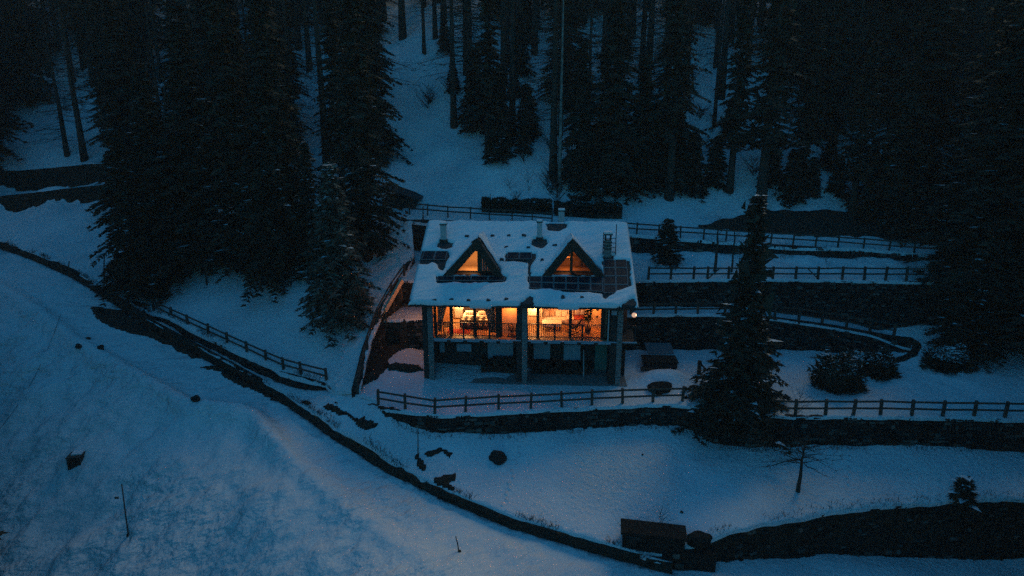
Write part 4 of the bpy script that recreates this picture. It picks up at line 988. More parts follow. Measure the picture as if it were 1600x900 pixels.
# individual big spruces of the near clump and beside the house
big = [('s', 2, (215, 458), 195, 1.12, 'broad spruce at the edge of the clump, its boughs hanging over the road bank'),
       ('s', 0, (255, 440), 150, 1.0, 'spruce behind the broad one with open gaps near its tip'),
       ('s', 0, (325, 418), 20, 1.2, 'tall spruce with long stepped boughs near the reddish bare tree'),
       ('s', 1, (385, 422), -60, 1.1, 'very tall dark spruce in the middle of the clump behind the lawn'),
       ('s', 2, (430, 428), 120, 1.15, 'lower dark spruce with boughs down to the snowy lawn'),
       ('s', 1, (448, 412), -80, 1.0, 'very tall spruce beside the blue gap in the clump'),
       ('s', 0, (492, 436), 215, 1.0, 'dark spruce close behind the pale grey one'),
       ('s', 1, (575, 402), -40, 1.1, 'tall spruce whose boughs edge the open snow slope above the roof'),
       ('s', 2, (300, 415), 200, 1.2, 'mid height spruce hidden deep in the clump'),
       ('s', 0, (265, 430), 90, 1.1, 'spruce at the back of the clump below the utility pole')]
for kind, i, (px, py), top, wid, lab in big:
    p = G(px, py); inst(kind, i, p, height_for(p, top), random.uniform(0, 6), lab, 'spruces of the clump beside the lawn', wid)
p = G(532, 505); pale = make_spruce(height_for(p, 255), 3.0, 31, mt='needles_pale', dens=1.25, leaf=.36, whorl=.34)
put(pale, p, 1, 1.0, 0, 'grey green spruce with pale needles standing on the snowy lawn')
p = (W(1152, 672, -1.5)[0], W(1152, 672, -1.5)[1]+.3, -1.9)
nar = make_spruce(15.2, 4.3, 32, dens=1.45, droop=.30, whorl=.33, base=.09, prof=2.1, rag=(.4, 1.35)); put(nar, p, (1, 1, height_for(p, 300)/15.2), 0, 0, 'narrow dark spruce rising through the terrace wall in front of the ramp')
# snow tipped boughs on it are its own flecks; small spruce on the bench
p = G(1041, 410); put(make_spruce(3.4, 1.3, 33, leaf=.3, whorl=.25), p, 1, 0, 0, 'small dark spruce on the bench between the two upper walls')
p = G(1503, 782); put(make_spruce(1.3, .5, 34, leaf=.2, whorl=.16), p, 1, 0, 0, 'tiny young spruce at the edge of the lower field wall')
# forest trees that can be told apart
named = [('s', 0, (955, 303), -30, 1.15, 'dense spruce standing right behind the hedge, boughs down to the snow'),
         ('s', 2, (905, 292), 60, 1.0, 'dense spruce half hidden behind the hedge spruce'),
         ('s', 2, (1000, 296), 80, 1.0, 'bushy dark spruce next to the trunk with the open snow beyond'),
         ('s', 3, (1045, 310), -160, 1.0, 'tall spruce on a long bare trunk above the path fence'),
         ('s', 3, (1188, 325), -160, 1.15, 'tall spruce with straight trunk in line with the narrow spruce'),
         ('s', 3, (1140, 300), -60, 1.0, 'bare trunked spruce between the two tall ones'),
         ('s', 3, (1330, 338), 60, 1.3, 'wide spruce with layered boughs over the upper bench'),
         ('s', 2, (1390, 350), 90, 1.3, 'wide spruce with open layers showing blue snow through them'),
         ('s', 1, (1510, 372), -60, 1.4, 'tall black spruce where the benches run into the forest'),
         ('s', 1, (1530, 440), -80, 1.5, 'black spruce above the end of the bench fence'),
         ('s', 0, (1590, 470), -60, 1.4, 'black spruce at the bottom of the forest edge'),
         ('s', 2, (1585, 520), 40, 1.6, 'broad black spruce closing the view beyond the level snow'),
         ('s', 3, (1250, 290), -20, 1.0, 'dark spruce up the slope behind the bare earth bank'),
         ('s', 2, (1500, 555), 400, 1.5, 'squat dark spruce on the level snow beyond the ramp bend'),
         ('s', 2, (1480, 470), 330, 1.2, 'dark young spruce beside the end of the bench'),
         ('l', 2, (105, 243), 20, 1.3, 'bare larch above the forest road, first of the lone pair'),
         ('l', 0, (132, 250), -60, 1.3, 'bare larch above the forest road, thicker one of the lone pair'),
         ('s', 3, (186, 240), -20, 1.1, 'thin spruce on a bare trunk beside the lone larches')]
for kind, i, (px, py), top, wid, lab in named:
    p = G(px, py, 47 if py < 460 else 20)
    if p: inst(kind, i, p, height_for(p, top), random.uniform(0, 6), lab, 'trees told apart at the forest edge', wid)
p = G(874, 300); put(make_bare(24, 1.2, 41, base=.55, n=40, thin=.02, bark='bark_pale', name='birch_tree', r0=.17), p, (1, 1, height_for(p, -60)/24), 0, 0, 'slender pale birch trunk rising in front of the dark forest')
# the forest: individuals over the slope, leaving the open snow corridor free
corr = [(598,345),(575,60),(600,60),(655,88),(690,130),(700,200),(745,250),(830,262),(905,310),(1140,322),(1330,350),(1330,345),(600,345)]
openl = [(60,150),(170,140),(180,345),(0,345),(0,225)]
cnt = {'s': 0, 'l': 0}; tries = 0; placed = []
frnd = random.Random(5)
def forest_tree(kind, x, y, z, right):
    if kind == 's':
        inst('s', frnd.choice([0, 1, 2, 3] if right else [1, 3, 0]), (x, y, z), frnd.uniform(15, 23), frnd.uniform(0, 6), 'dark spruce among many in the forest on the slope', 'spruces in the forest on the slope', frnd.uniform(1.0, 1.4) if right else frnd.uniform(.85, 1.2))
    else:
        inst('l', frnd.choice([0, 1, 2]), (x, y, z), frnd.uniform(17, 25), frnd.uniform(0, 6), 'bare larch among many in the forest on the slope', 'bare larches in the forest on the slope', frnd.uniform(.8, 1.3))
while cnt['s']+cnt['l'] < 470 and tries < 8000:
    tries += 1; px = frnd.uniform(-160, 1760); py = frnd.uniform(-70, 345)
    if pip(np.array([px]), np.array([py]), corr)[0] or pip(np.array([px]), np.array([py]), openl)[0]: continue
    if pip(np.array([px]), np.array([py]), [(1060,335),(1060,190),(1170,130),(1290,170),(1420,230),(1420,335)])[0] and frnd.random() < .93: continue
    if 150 < px < 620 and py > 330: continue
    if (470 < px < 575 or 232 < px < 275) and py > 20 and frnd.random() < .8: continue
    p = G(px, py, 56, 190)
    if p is None: continue
    x, y, z = p
    if x > 3 and y < 60.5: continue
    right = px > 1230 or px < 60
    if any((x-a)**2+(y-b)**2 < (3.2 if py < 60 else (4.5 if y > 80 else 8) if right or px < 560 else (9 if y > 80 else 13)) for a, b in placed): continue
    right = px > 1200 or px < 60
    kind = 's' if frnd.random() < (.8 if right else .5 if px < 580 else .09) else 'l'
    if cnt[kind] > (165 if kind == 's' else 285): kind = 'l' if kind == 's' else 's'
    placed.append((x, y)); cnt[kind] += 1; forest_tree(kind, x, y, z, right)
us = [make_spruce(5.5, 1.5, 91, leaf=.34, whorl=.3, name='young_spruce'), make_spruce(4, 1.3, 92, leaf=.34, whorl=.3, name='young_spruce')]
first = [True, True]; k = 0
for _ in range(900):
    if k >= 36: break
    px = frnd.uniform(640, 1500); py = frnd.uniform(60, 325); inc = pip(np.array([px]), np.array([py]), corr)[0]; near = seg_dist(np.array([px]), np.array([py]), corr)[0][0] < 45
    if inc or not (near or frnd.random() < .35): continue
    p = G(px, py, 58, 190)
    if p is None: continue
    j = k % 2; o = us[j] if first[j] else copy_tree(us[j]); first[j] = False; k += 1
    for q_ in ('label', 'group', 'category'):
        if q_ in o: del o[q_]
    s_ = frnd.uniform(.6, 1.4); put(o, (p[0], p[1], p[2]-.1), s_, frnd.uniform(0, 6), 0, 'young spruce low at the foot of the forest trees', 'tree', 'young spruces at the foot of the forest')
# unseen spruces added along both flanks to darken the near slopes
k = 0
while k < 112:
    x = frnd.uniform(-85, 62) if k % 5 else frnd.uniform(20, 62); y = frnd.uniform(-25, 46)
    if x < 0: ok = (x < -.92*y-7.5 and x > -.92*y-27) if y > 14 else (x < -4 and y < 10)
    else: ok = (x > .95*y+10 if y > 16 else (x > 9 and y < 11))
    if not ok or any((x-a)**2+(y-b)**2 < 11 for a, b in placed): continue
    z = float(gz([x], [y])[0]); z = z if z > -40 else -14; seen = False
    for q_ in np.linspace(0, 1.02, 14):      # keep their crowns out of the view
        zz_ = z+q_*33; dep = y*cP-(zz_-H)*sP; r_ = 6.5*(1-q_)+.8
        if dep > -r_:
            dep = max(dep, .8); up = y*sP+(zz_-H)*cP; a_ = 800+F*x/dep; b_ = 450-F*up/dep; m_ = F*r_/dep
            if a_+m_ > -10 and a_-m_ < 1610 and b_-m_ < 910: seen = True
    if math.hypot(x, y) < 9: seen = True
    tries += 1
    if tries > 60000: break
    if seen: continue
    placed.append((x, y)); k += 1
    inst('s', frnd.choice([0, 1, 2]), (x, y, z), frnd.uniform(24, 33), frnd.uniform(0, 6), 'dark spruce among many in the forest on the slope', 'spruces in the forest on the slope', 1.35)
# bare trees
put(make_bare(2.9, 2.5, 51, base=.55, n=34, thin=.020, up=.28, curve=-.12, r0=.12), G(1247, 768), 1, .5, 0, 'bare spreading fruit tree alone on the lower snow field')
put(make_bare(3.6, 1.7, 52, mt='twig_red', base=.25, n=34, thin=.012, up=.6, r0=.07), G(323, 445), 1, 0, 0, 'small reddish bare tree on the lawn in front of the spruces')
put(make_bare(4.2, 2.2, 53, base=.35, n=16, thin=.013, up=.5, r0=.13), G(1117, 424, 47), 1, 0, 0, 'bare tree growing beside the bench fence between the upper walls')
put(make_bare(3.8, 1.8, 54, base=.2, n=22, thin=.012, up=.6, r0=.08), G(1143, 425, 47), 1, 0, 0, 'thin bare sapling beside the bare tree at the bench fence')
for (px, py, hh, lab, sd) in ((1285, 508, 1.6, 'multi stemmed bare bush at the ramp fence', 61), (1245, 655, 1.5, 'bare shrub poking through the terrace fence', 62), (1030, 826, .9, 'bare twigs sprouting over the dark stone block', 63),
                          (985, 872, 1.3, 'tangled bare shrub between the stone block and the road bank', 64), (1000, 893, 1.2, 'bare shrub on the road bank below the stone block', 65), (820, 345, 1.0, 'spindly shrub on the slope above the roof ridge', 66),
                          (1290, 420, 1.5, 'wide bare shrub on the upper bench behind the fence', 67), (1225, 405, 1.3, 'bare shrub on the upper bench near the narrow spruce', 68), (826, 300, 1.6, 'leafless shrub low on the open slope above the hedge', 69), (797, 298, 1.2, 'small leafless shrub on the open slope', 70)):
    p = G(px, py, 47 if py < 430 else 20)
    if p is None: continue
    t = empty('bare_shrub'); A = bare_tris(hh, hh*.75, sd, base=.02, n=14, thin=.011, up=1.1, sub=7, curve=.0); tris_obj('branches', A, M['twig'], t)
    put(t, p, 1, 0, 0, lab, 'shrub')
sh = []
for k_, (hh, sd) in enumerate(((1.3, 201), (.9, 202), (1.7, 203))):
    t = empty('bare_shrub'); tris_obj('branches', bare_tris(hh, hh*.8, sd, base=.02, n=22, thin=.022, up=.9, sub=9, curve=.0), M['twig'], t); sh.append(t)
k_ = 0; fr_ = [True]*3
while k_ < 75:
    px = frnd.uniform(660, 1450); py = frnd.uniform(120, 326)
    inc = pip(np.array([px]), np.array([py]), corr)[0]; dd = seg_dist(np.array([px]), np.array([py]), corr)[0][0]
    if inc and dd > 28: continue
    p = G(px, py, 58, 190)
    if p is None: continue
    j = k_ % 3; o = sh[j] if fr_[j] else copy_tree(sh[j]); fr_[j] = False; k_ += 1
    for q_ in ('label', 'group', 'category'):
        if q_ in o: del o[q_]
    put(o, p, frnd.uniform(.6, 1.5), frnd.uniform(0, 6), 0, 'leafless scrub in the snow among the forest trunks', 'shrub', 'leafless scrub below the forest')
# round evergreen bushes
def bush(px, py, rx, ry, rz, seed, lab, snowy=.35):
    p = G(px, py); g = np.random.default_rng(seed); t = empty('evergreen_bush', p, label=lab, cat='bush', group='evergreen bushes on the terrace')
    n = 2600; u = g.normal(size=(n, 3)); u /= np.linalg.norm(u, axis=1)[:, None]; u[:, 2] = np.abs(u[:, 2]); rr = g.uniform(.55, 1.0, n)**.6*(1+.30*np.sin(u[:, 0]*5+seed)*np.cos(u[:, 1]*4+seed)+.12*np.sin(u[:, 0]*17+u[:, 2]*11))
    C = u*rr[:, None]*np.array([rx, ry, rz]); D = u+g.normal(size=(n, 3))*.45; D /= np.linalg.norm(D, axis=1)[:, None]; s = np.cross(D, g.normal(size=(n, 3))); s /= np.linalg.norm(s, axis=1)[:, None]
    A = np.stack([C-s*.06, C+s*.06, C+D*g.uniform(.15, .5, n)[:, None]], 1); tris_obj('foliage', A, M['needles'], t)
    core = MB(); nn = 12
    core.lathe(0, 0, [(-.2, rx*.7), (rz*.3, rx*.78), (rz*.6, rx*.62), (rz*.85, rx*.25)], nn); c = core.build('inner_branches', M['needles'], t); c.scale = (1, ry/rx, 1)
    k = u[:, 2] > .55; B = A[k][::max(1, int(5/snowy*.25))]; B = B.mean(1)[:, None]+g.normal(size=(len(B), 3, 3))*np.array([.09, .09, .03])+np.array([0, 0, .1]); o = tris_obj('snow_flecks', B, M['snow'], t); o['kind'] = 'stuff'
    return t
bush(1310, 606, 1.55, 1.3, 2.3, 71, 'large round evergreen bush on the terrace snow below the ramp wall')
bush(1372, 586, 1.1, .9, 1.5, 72, 'smaller evergreen bush tucked behind the large round one')
bush(1482, 574, 1.5, 1.1, 1.2, 73, 'low evergreen bush dusted with snow at the forest edge', 1.0)
# hedge behind the house
def hedge(px0, px1, py, hh, dd, lab, seed, y0=50):
    a = G(*px0, y0=y0); b = G(*px1, y0=y0); g = np.random.default_rng(seed); root = empty('hedge', label=lab, cat='hedge')
    a = np.array(a); b = np.array(b); L = np.hypot(*(b-a)[:2]); n = int(L*260); s = g.random(n); P = a+(b-a)*s[:, None]
    f = g.random(n); top = f < .45
    w = g.uniform(-dd/2, dd/2, n); h_ = g.uniform(.1, hh, n); w = np.where(top, w, -dd/2+g.uniform(-.05, .1, n)); h_ = np.where(top, hh, h_)
    P[:, 1] += w; P[:, 2] += h_+fbm(s*L, s*0, .8, 2, 3)*.25
    D = np.stack([g.normal(size=n)*.5, np.where(top, g.normal(size=n)*.5, -1), np.where(top, 1, g.normal(size=n)*.5)], 1); D /= np.linalg.norm(D, axis=1)[:, None]
    sd = np.cross(D, g.normal(size=(n, 3))); sd /= np.linalg.norm(sd, axis=1)[:, None]
    A = np.stack([P-sd*.07, P+sd*.07, P+D*.24], 1); tris_obj('foliage', A, M['needles'], root)
    core = MB(); m = 30
    for k in range(m):
        p0 = a+(b-a)*k/m; p1 = a+(b-a)*(k+1)/m; e0 = g.uniform(-.08, .08); y_ = dd/2-.06
        core.hexa([(p0[0], p0[1]-y_, p0[2]-.2), (p1[0], p1[1]-y_, p1[2]-.2), (p1[0], p1[1]+y_, p1[2]-.2), (p0[0], p0[1]+y_, p0[2]-.2), (p0[0], p0[1]-y_, p0[2]+hh-.1+e0), (p1[0], p1[1]-y_, p1[2]+hh-.1+e0), (p1[0], p1[1]+y_, p1[2]+hh-.1+e0), (p0[0], p0[1]+y_, p0[2]+hh-.1+e0)])
    core.build('inner_branches', M['needles'], root)
hedge((753, 327), (862, 332), 0, .85, 1.3, 'clipped dark hedge behind the house, section over the middle of the ridge', 81)
hedge((866, 333), (970, 337), 0, .85, 1.3, 'clipped dark hedge behind the house, section in front of the dense spruce', 82)

# ------------------------------------------------------------------ dark banks, bare patches, rocks
dark_patch([(1088,357),(1140,341),(1190,331),(1260,330),(1330,336),(1420,340),(1500,347),(1520,372),(1480,380),(1400,376),(1300,370),(1170,362)], 'dark snow free earth slope above the path among the spruces', .3, step=.4, jag=.25, name='bare_slope')
for k, (L, lab) in enumerate([
    ([(503,634),(520,632),(545,645),(570,652),(588,660),(590,671),(575,674),(560,668),(545,656),(520,646)], 'long bare patch of ground in the snow below the terrace corner'),
    ([(472,629),(480,626),(489,630),(484,635),(474,635)], 'small round bare patch at the road junction'),
    ([(518,629),(528,628),(532,632),(520,636)], 'small bare patch beside the junction footprints'),
    ([(570,632),(600,636),(640,650),(640,656),(600,652),(596,642)], 'bare strip where the terrace wall begins'),
    ([(646,712),(654,709),(656,716),(661,722),(668,734),(664,740),(655,734),(650,722)], 'bare patch around the foot of the thin pole'),
    ([(660,712),(676,702),(694,702),(700,706),(706,712),(700,716),(690,710),(672,715)], 'curved bare patch beside the thin pole'),
    ([(676,748),(688,747),(700,741),(716,741),(714,750),(700,756),(712,762),(708,770),(690,768),(678,760)], 'ragged bare patch above the road bank'),
    ([(300,575),(340,560),(380,585),(440,612),(460,634),(438,632),(395,612),(360,598),(340,580)], 'dark muddy edge of the road below the lawn wall'),
    ([(140,478),(190,486),(240,505),(290,540),(320,556),(300,562),(250,535),(190,518),(150,500)], 'dark bare verge under the broad spruce'),
    ([(885,306),(925,306),(925,316),(890,314)], 'bare patch under the dense spruce behind the hedge')]):
    dark_patch(L, lab, .10)
dark_patch([(566,604),(574,562),(590,515),(640,503),(652,545),(620,551),(608,562),(603,576),(588,596)], 'dark raised mass between the stair wall and the house', .4, step=.2)  # raised dark sheet filling the gap beside the stair wall
dark_patch([(604,572),(655,573),(662,580),(640,584),(606,580)], 'dark step in front of the small snow patch beside the house', .3, step=.12)
dark_patch([(1398,527),(1425,529),(1441,541),(1434,556),(1408,567),(1392,569),(1392,564),(1414,556),(1426,545),(1420,535),(1400,531)], 'curved dark kerb of bare ground round the outer bend of the ramp', .25, step=.14, jag=.05)
def rock(px, py, r, lab, sq=.8, seed=0, mt='mortar', dark=True, y0=15, name='boulder', cat='boulder', z=None):
    p = G(px, py, y0); g = np.random.default_rng(seed)
    import bmesh
    bm = bmesh.new(); bmesh.ops.create_icosphere(bm, subdivisions=3, radius=1)
    for v in bm.verts:
        n = 1+.18*math.sin(v.co.x*3.1+seed)*math.cos(v.co.y*2.7+seed*2)+.12*math.sin(v.co.z*5+seed*3)+g.uniform(-.03, .03); v.co = Vector((v.co.x*r[0]*n, v.co.y*r[1]*n, v.co.z*r[2]*n*sq))
    me = bpy.data.meshes.new(name); bm.to_mesh(me); bm.free(); me.materials.append(M[mt]); o = bpy.data.objects.new(name, me); COL.objects.link(o)
    o.location = (p[0], p[1], p[2]+r[2]*.25); tag(o, lab, cat); return o
rock(778, 718, (.46, .42, .50), 'round dark boulder alone in the middle of the snow field', seed=1)
rock(306, 626, (.26, .25, .26), 'dark stone on the crest of the road embankment', seed=2)
rock(123, 543, (.22, .2, .2), 'first of two dark stones on the embankment above the cable', seed=3)
rock(158, 546, (.18, .18, .3), 'second small dark stone on the embankment', seed=4)
rock(137, 530, (.18, .2, .12), 'flat stone between the two dark stones on the embankment', seed=5)
rock(1030, 612, (.75, .5, .62), 'dark arched boulder on the terrace against the snow mound', seed=6, mt='near_black')
rock(1092, 848, (.55, .35, .50), 'pointed dark boulder at the end of the lower field wall', seed=8, mt='near_black')
rock(1065, 802, (.08, .08, .08), 'tiny dark stone on the snow above the stone block', seed=9)
rock(1004, 712, (.06, .06, .06), 'tiny stone speck on the upper snow field', seed=10)
rock(213, 352, (.3, .3, .3), 'small dark rock on the open corridor', seed=12) if False else None
# square block on the near slope
def box_thing(name, px, py, dims, lab, cat, mt='wood', rz=0, dz=0, y0=15):
    p = G(px, py, y0); o = MB().box(-dims[0]/2, dims[0]/2, -dims[1]/2, dims[1]/2, -.4, dims[2]).build(name, M[mt]); b = o.modifiers.new('b', 'BEVEL'); b.width = .04; b.segments = 2
    o.location = (p[0], p[1], p[2]+dz); o.rotation_euler = (0, 0, rz); tag(o, lab, cat); return o
hb = empty('water_trough', tuple(np.array(G(120, 722))-np.array([0, 0, .15])), R(8), label='square dark timber box half sunk in the embankment snow', cat='box')
for k in range(4): MB().box(-.36, .36, -.36+.005*k, -.30, -.3+.21*k, -.3+.21*k+.2).build('plank', M['wood'], hb)
MB().box(-.35, .35, -.295, .35, -.3, .5).build('body', M['wood'], hb); MB().box(-.38, .38, -.38, .38, .54, .60).build('lid', M['fence'], hb); MB().box(-.2, .34, -.1, .36, .603, .68).build('snow_cap', M['snow'], hb)
# stone block
blk = empty('stone_block', label='dark flat topped stone outbuilding sunk at the corner of the lower field', cat='outbuilding')
TL, TR = W(973, 815, -2.7), W(1068, 826, -2.8); BL = WY(968, 850, TL[1]-.25)
d_ = Vector((TR[0]-TL[0], TR[1]-TL[1], 0)).normalized(); nrm = Vector((d_.y, -d_.x, 0))
a = Vector(TL); b = Vector(TR)
MB().hexa([a+nrm*1.0+Vector((0, 0, -2.3)), b+nrm*1.0+Vector((0, 0, -2.6)), b+Vector((0, 0, -2.6)), a+Vector((0, 0, -2.3)), a+nrm*.95, b+nrm*.95, b, a]).build('walls', M['near_black'], blk)
mb = MB()
for r_ in range(7):
    x = 0; Ld = (b-a).length
    while x < Ld-.3:
        if random.random() < .9: x += .35; continue
        w = random.uniform(.3, .6); q = a+d_*x+nrm*.98+Vector((0, 0, -.32-r_*.27)); q2 = q+d_*(w-.03)
        mb.hexa([q-nrm*.1, q2-nrm*.1, q2+nrm*random.uniform(.03, .08), q+nrm*.06, q-nrm*.1+Vector((0, 0, .24)), q2-nrm*.1+Vector((0, 0, .24)), q2+nrm*.05+Vector((0, 0, .24)), q+nrm*.05+Vector((0, 0, .24))]); x += w
o = mb.build('stone', M['stone'], blk); o['kind'] = 'stuff'
MB().hexa([a+nrm*1.08-d_*.1+Vector((0, 0, .003)), b+nrm*1.08+d_*.1+Vector((0, 0, .003)), b-nrm*.1+d_*.1+Vector((0, 0, .003)), a-nrm*.1-d_*.1+Vector((0, 0, .003)), a+nrm*1.05-d_*.1+Vector((0, 0, .12)), b+nrm*1.05+d_*.1+Vector((0, 0, .12)), b-nrm*.1+d_*.1+Vector((0, 0, .12)), a-nrm*.1-d_*.1+Vector((0, 0, .12))]).build('roof_slab', M['near_black'], blk)
# lower continuation of the block down to the wall
MB().hexa([b+nrm*1.1+Vector((0, 0, -2.6)), b+d_*1.6+nrm*.7+Vector((0, 0, -2.8)), b+d_*1.6+Vector((0, 0, -2.6)), b+Vector((0, 0, -2.6)), b+nrm*.9+Vector((0, 0, -.75)), b+d_*1.6+nrm*.6+Vector((0, 0, -.9)), b+d_*1.6+Vector((0, 0, -.85)), b+Vector((0, 0, -.7))]).build('side_wall', M['near_black'], blk)
# poles
def pole(px, py, top_y, r, lab, base=True, name='pole', y0=15, topx=None):
    p = G(px, py, y0); t = WY(topx if topx is not None else px, top_y, p[1]); o = empty(name, p, label=lab, cat='pole')
    MB().tube([(0, 0, -.3), ((t[0]-p[0])*.5, 0, (t[2]-p[2])*.5), (t[0]-p[0], 0, t[2]-p[2])], [r*1.2, r, r*.8], 7).build('shaft', M['fence'], o, True)
    if base: MB().lathe(0, 0, [(-.1, .10), (.04, .08), (.08, .03)], 8).build('base', M['earth'], o)
    return o
o = pole(200, 836, 757, .035, 'lone marker pole on the near embankment slope', topx=190); MB().box(-.35, -.15, -.03, .03, 2.2, 2.3).build('crosspiece', M['fence'], o)
pole(653, 712, 667, .03, 'thin upright pole above the curved bare patch', base=False)
o = pole(718, 862, 838, .03, 'short leaning stake at the near roadside', topx=712)
pole(163, 464, 396, .05, 'tall post beside the broad spruce and the road bank', base=False)
pole(257, 300, 118, .09, 'tall utility pole behind the spruce clump', base=False, y0=50)
pole(108, 432, 408, .05, 'short signpost on the road bank', base=True)
pole(661, 345, 322, .05, 'post at the start of the path fence behind the roof', base=False, y0=50)
pole(766, 332, 303, .04, 'slim post rising in front of the hedge', base=False, y0=50)
# cable across the near slope
cbl = MB(); a = Vector((-33.2, 43.8, 3.2)); a = Vector(W(95, 490, 3.0)); b = Vector(W(-30, 700, -1.0)); n = 14
cbl.tube([a.lerp(b, k/n)-Vector((0, 0, 1.0*4*(k/n)*(1-k/n))) for k in range(n+1)], [.012]*(n+1), 5); tag(cbl.build('cable', M['metal_dark']), 'thin dark cable slung across the near embankment', 'cable')
# dark hut roof behind the clump at the path
hut = empty('path_hut', label='dark gabled hut beside the path behind the big spruce', cat='hut'); p = G(628, 326, 50)
if p:
    x, y, z = p
    MB().box(x-1.4, x+1.2, y, y+2.4, z-.5, z+.9).build('walls', M['wood'], hut)
    MB().add([(x-1.7, y-.3, z+1.9), (x+1.6, y-.3, z+.75), (x+1.6, y+2.7, z+.75), (x-1.7, y+2.7, z+1.9), (x-1.7, y-.3, z+1.8), (x+1.6, y-.3, z+.65), (x+1.6, y+2.7, z+.65), (x-1.7, y+2.7, z+1.8)], [(0,1,2,3),(4,7,6,5),(0,4,5,1),(1,5,6,2),(2,6,7,3),(3,7,4,0)]).build('roof', M['slate'], hut)
# terrace things to the side of the house
tp = empty('covered_table', to_world((9.2, 2.9, .1)), YAW, label='dark low table with a grey tarpaulin sheet beside the ramp wall', cat='table')
MB().box(-.95, .85, -.55, .55, .42, .50).build('tabletop', M['near_black'], tp)
for sx in (-.8, .7):
    for sy in (-.4, .4): MB().box(sx-.05, sx+.05, sy-.05, sy+.05, -.1, .418).build('leg', M['wood'], tp)
MB().box(-.9, .8, -.5, .5, .05, .35).build('shelf_box', M['metal_dark'], tp)
MB().hexa([(-.55, .6, .55), (.75, .6, .55), (.75, 1.5, .9), (-.55, 1.5, .9), (-.6, .6, .58), (.8, .6, .58), (.6, 1.5, .93), (-.7, 1.5, .93)]).build('tarpaulin', M['tarp'], tp)
MB().box(-1.1, .2, -.9, -.65, .08, .22).build('bench_plank', M['wood'], tp)
tp.scale = (1.3, 1.2, 1.1)
lg = empty('split_log_post', G(1092, 585), label='broken timber post with a slanting brace beside the narrow spruce', cat='post')
MB().bar((0, 0, -.2), (0, 0, .95), .22).build('post', M['wood'], lg); MB().bar((.05, 0, .75), (.55, -.05, .25), .1).build('brace', M['wood'], lg)
# log pile under the balcony
for (x0, x1, hh, lab) in ((-2.9, -.5, .95, 'dark heap of firewood under the widest pale blind'), (.5, 4.4, .9, 'dark heap of firewood under the two square pale blinds')):
    pile = empty('firewood_pile', to_world((0, 1.5, .05)), YAW, label=lab, cat='firewood'); n = 0; first = None
    z = .09
    while z < hh:
        x = x0+random.uniform(0, .1)
        while x < x1:
            if z > hh-.35 and random.random() < .35: x += .2; continue
            r_ = random.uniform(.075, .11)
            if first is None: first = MB().tube([(0, -.3, 0), (0, .3, 0)], [.1, .095], 7).build('log', M['wood'], pile); o = first
            else: o = first.copy(); COL.objects.link(o); o.parent = pile
            o.location = (x, random.uniform(-.06, .06), z); o.scale = (r_/.1, 1, r_/.1); x += r_*2+.02
        z += .17
st = empty('garden_stake', to_world((3.9, 1.0, 0)), YAW, label='slim pole standing in front of the square blind under the balcony', cat='pole'); MB().tube([(0, 0, 0), (-.05, 0, 1.9)], [.05, .025], 6).build('shaft', M['metal_pale'], st)
# footprints pressed into the snow (small dark hollows as real dents with rims)
def prints(pts, lab, n=1, sz=.09):
    mb = MB()
    P = resample([G(*p) for p in pts], .42)
    for i, p in enumerate(P):
        x, y = p[0]+(.07 if i % 2 else -.07)+random.uniform(-.03, .03), p[1]+random.uniform(-.05, .05); z = float(gz([x], [y])[0]); m = 7
        ring = [(x+sz*math.cos(6.28*k/m), y+sz*1.7*math.sin(6.28*k/m), z+.045) for k in range(m)]; out = [(x+sz*1.8*math.cos(6.28*k/m), y+sz*2.6*math.sin(6.28*k/m), z-.05) for k in range(m)]; c = [(x, y, z+.005)]
        b_ = m; mb.add(ring+out+c, [(k, (k+1) % m, m+(k+1) % m, m+k)[::-1] for k in range(m)]+[(2*m, k, (k+1) % m) for k in range(m)])
    o = mb.build('footprint_trail', M['snow'], None, True); tag(o, kind='stuff', label=lab)
prints([(818,672),(806,720),(788,790)], 'line of footprints down the middle of the snow field')
prints([(540,520),(535,560),(528,600)], 'trodden footprints on the lawn beside the stair wall')
prints([(1330,715),(1322,755)], 'short line of footprints beyond the lone fruit tree')

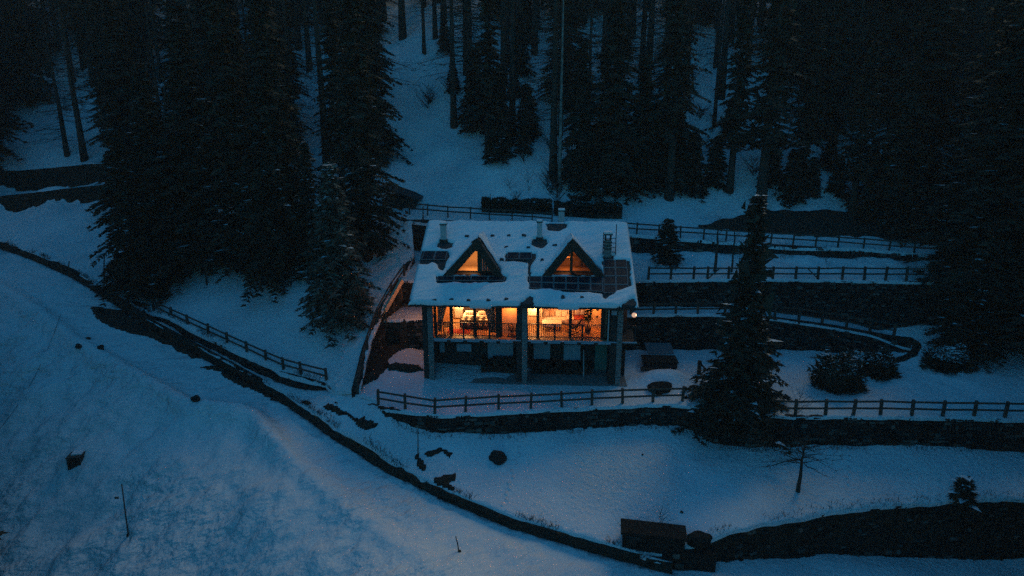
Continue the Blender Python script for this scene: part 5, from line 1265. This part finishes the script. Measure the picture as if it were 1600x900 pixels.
# ------------------------------------------------------------------ thin haze volume, added to lift the darkest tones
hz = MB().box(-160, 150, -45, 235, -60, 135).build('haze', None); tag(hz, kind='stuff')
hm = bpy.data.materials.new('haze'); hm.use_nodes = True; t = hm.node_tree; t.nodes.clear(); o = t.nodes.new('ShaderNodeOutputMaterial')
pv = t.nodes.new('ShaderNodeVolumePrincipled'); pv.inputs['Density'].default_value = .00038; pv.inputs['Color'].default_value = (.9, .93, 1, 1); pv.inputs['Anisotropy'].default_value = 0
t.links.new(pv.outputs[0], o.inputs['Volume']); hz.data.materials.append(hm)

# ------------------------------------------------------------------ dry grass and weeds sticking out of the banks
def tufts(line, n, spread, lab, zf, seed, hgt=.3):
    g = np.random.default_rng(seed); P = np.array([p[:2] for p in resample([(p[0], p[1]) for p in line], .3)]); i = g.integers(0, len(P), n)
    keep = noise(P[i, 0], P[i, 1], 1.3, seed) > -.08; i = i[keep]; n = len(i)
    X = P[i, 0]+g.normal(size=n)*spread; Y = P[i, 1]+g.normal(size=n)*spread; Z = zf(X, Y)-.04
    B = np.stack([X, Y, Z], 1); D = np.stack([g.normal(size=n)*.45, g.normal(size=n)*.45-.15, np.ones(n)], 1); L = hgt*g.uniform(.3, 1.2, n)
    sd = np.stack([g.normal(size=n), g.normal(size=n)*.3, np.zeros(n)], 1); sd /= np.linalg.norm(sd, axis=1)[:, None]
    A = np.stack([B-sd*.018, B+sd*.018, B+D*L[:, None]], 1); o = tris_obj('dry_grass', A, M['twig'], None); tag(o, kind='stuff', label=lab)
tufts([(p[0]+.1, p[1]+.25) for p in R5[1:15]], 5200, .13, 'dry grass along the top of the road bank', gz, 301, .26)
tufts([(p[0], p[1]+.15) for p in R8], 1400, .16, 'dry grass along the lawn wall', gz, 302, .28)
tufts([(p[0], p[1]+.2) for p in R6[1:]], 1800, .16, 'dry grass along the lower field wall', gz, 303, .26)
tufts([(p[0], p[1]-.35) for p in R1[:13]], 1500, .12, 'dry grass at the foot of the terrace wall', gz, 304, .25)
tufts([(p[0], p[1]-.4) for p in R4[:6]], 1200, .2, 'dry grass at the foot of the path wall', gz, 305, .3)
tufts([(p[0], p[1]+.1) for p in R4[:6]], 900, .15, 'dry grass on the edge of the upper path', gz, 306, .25)
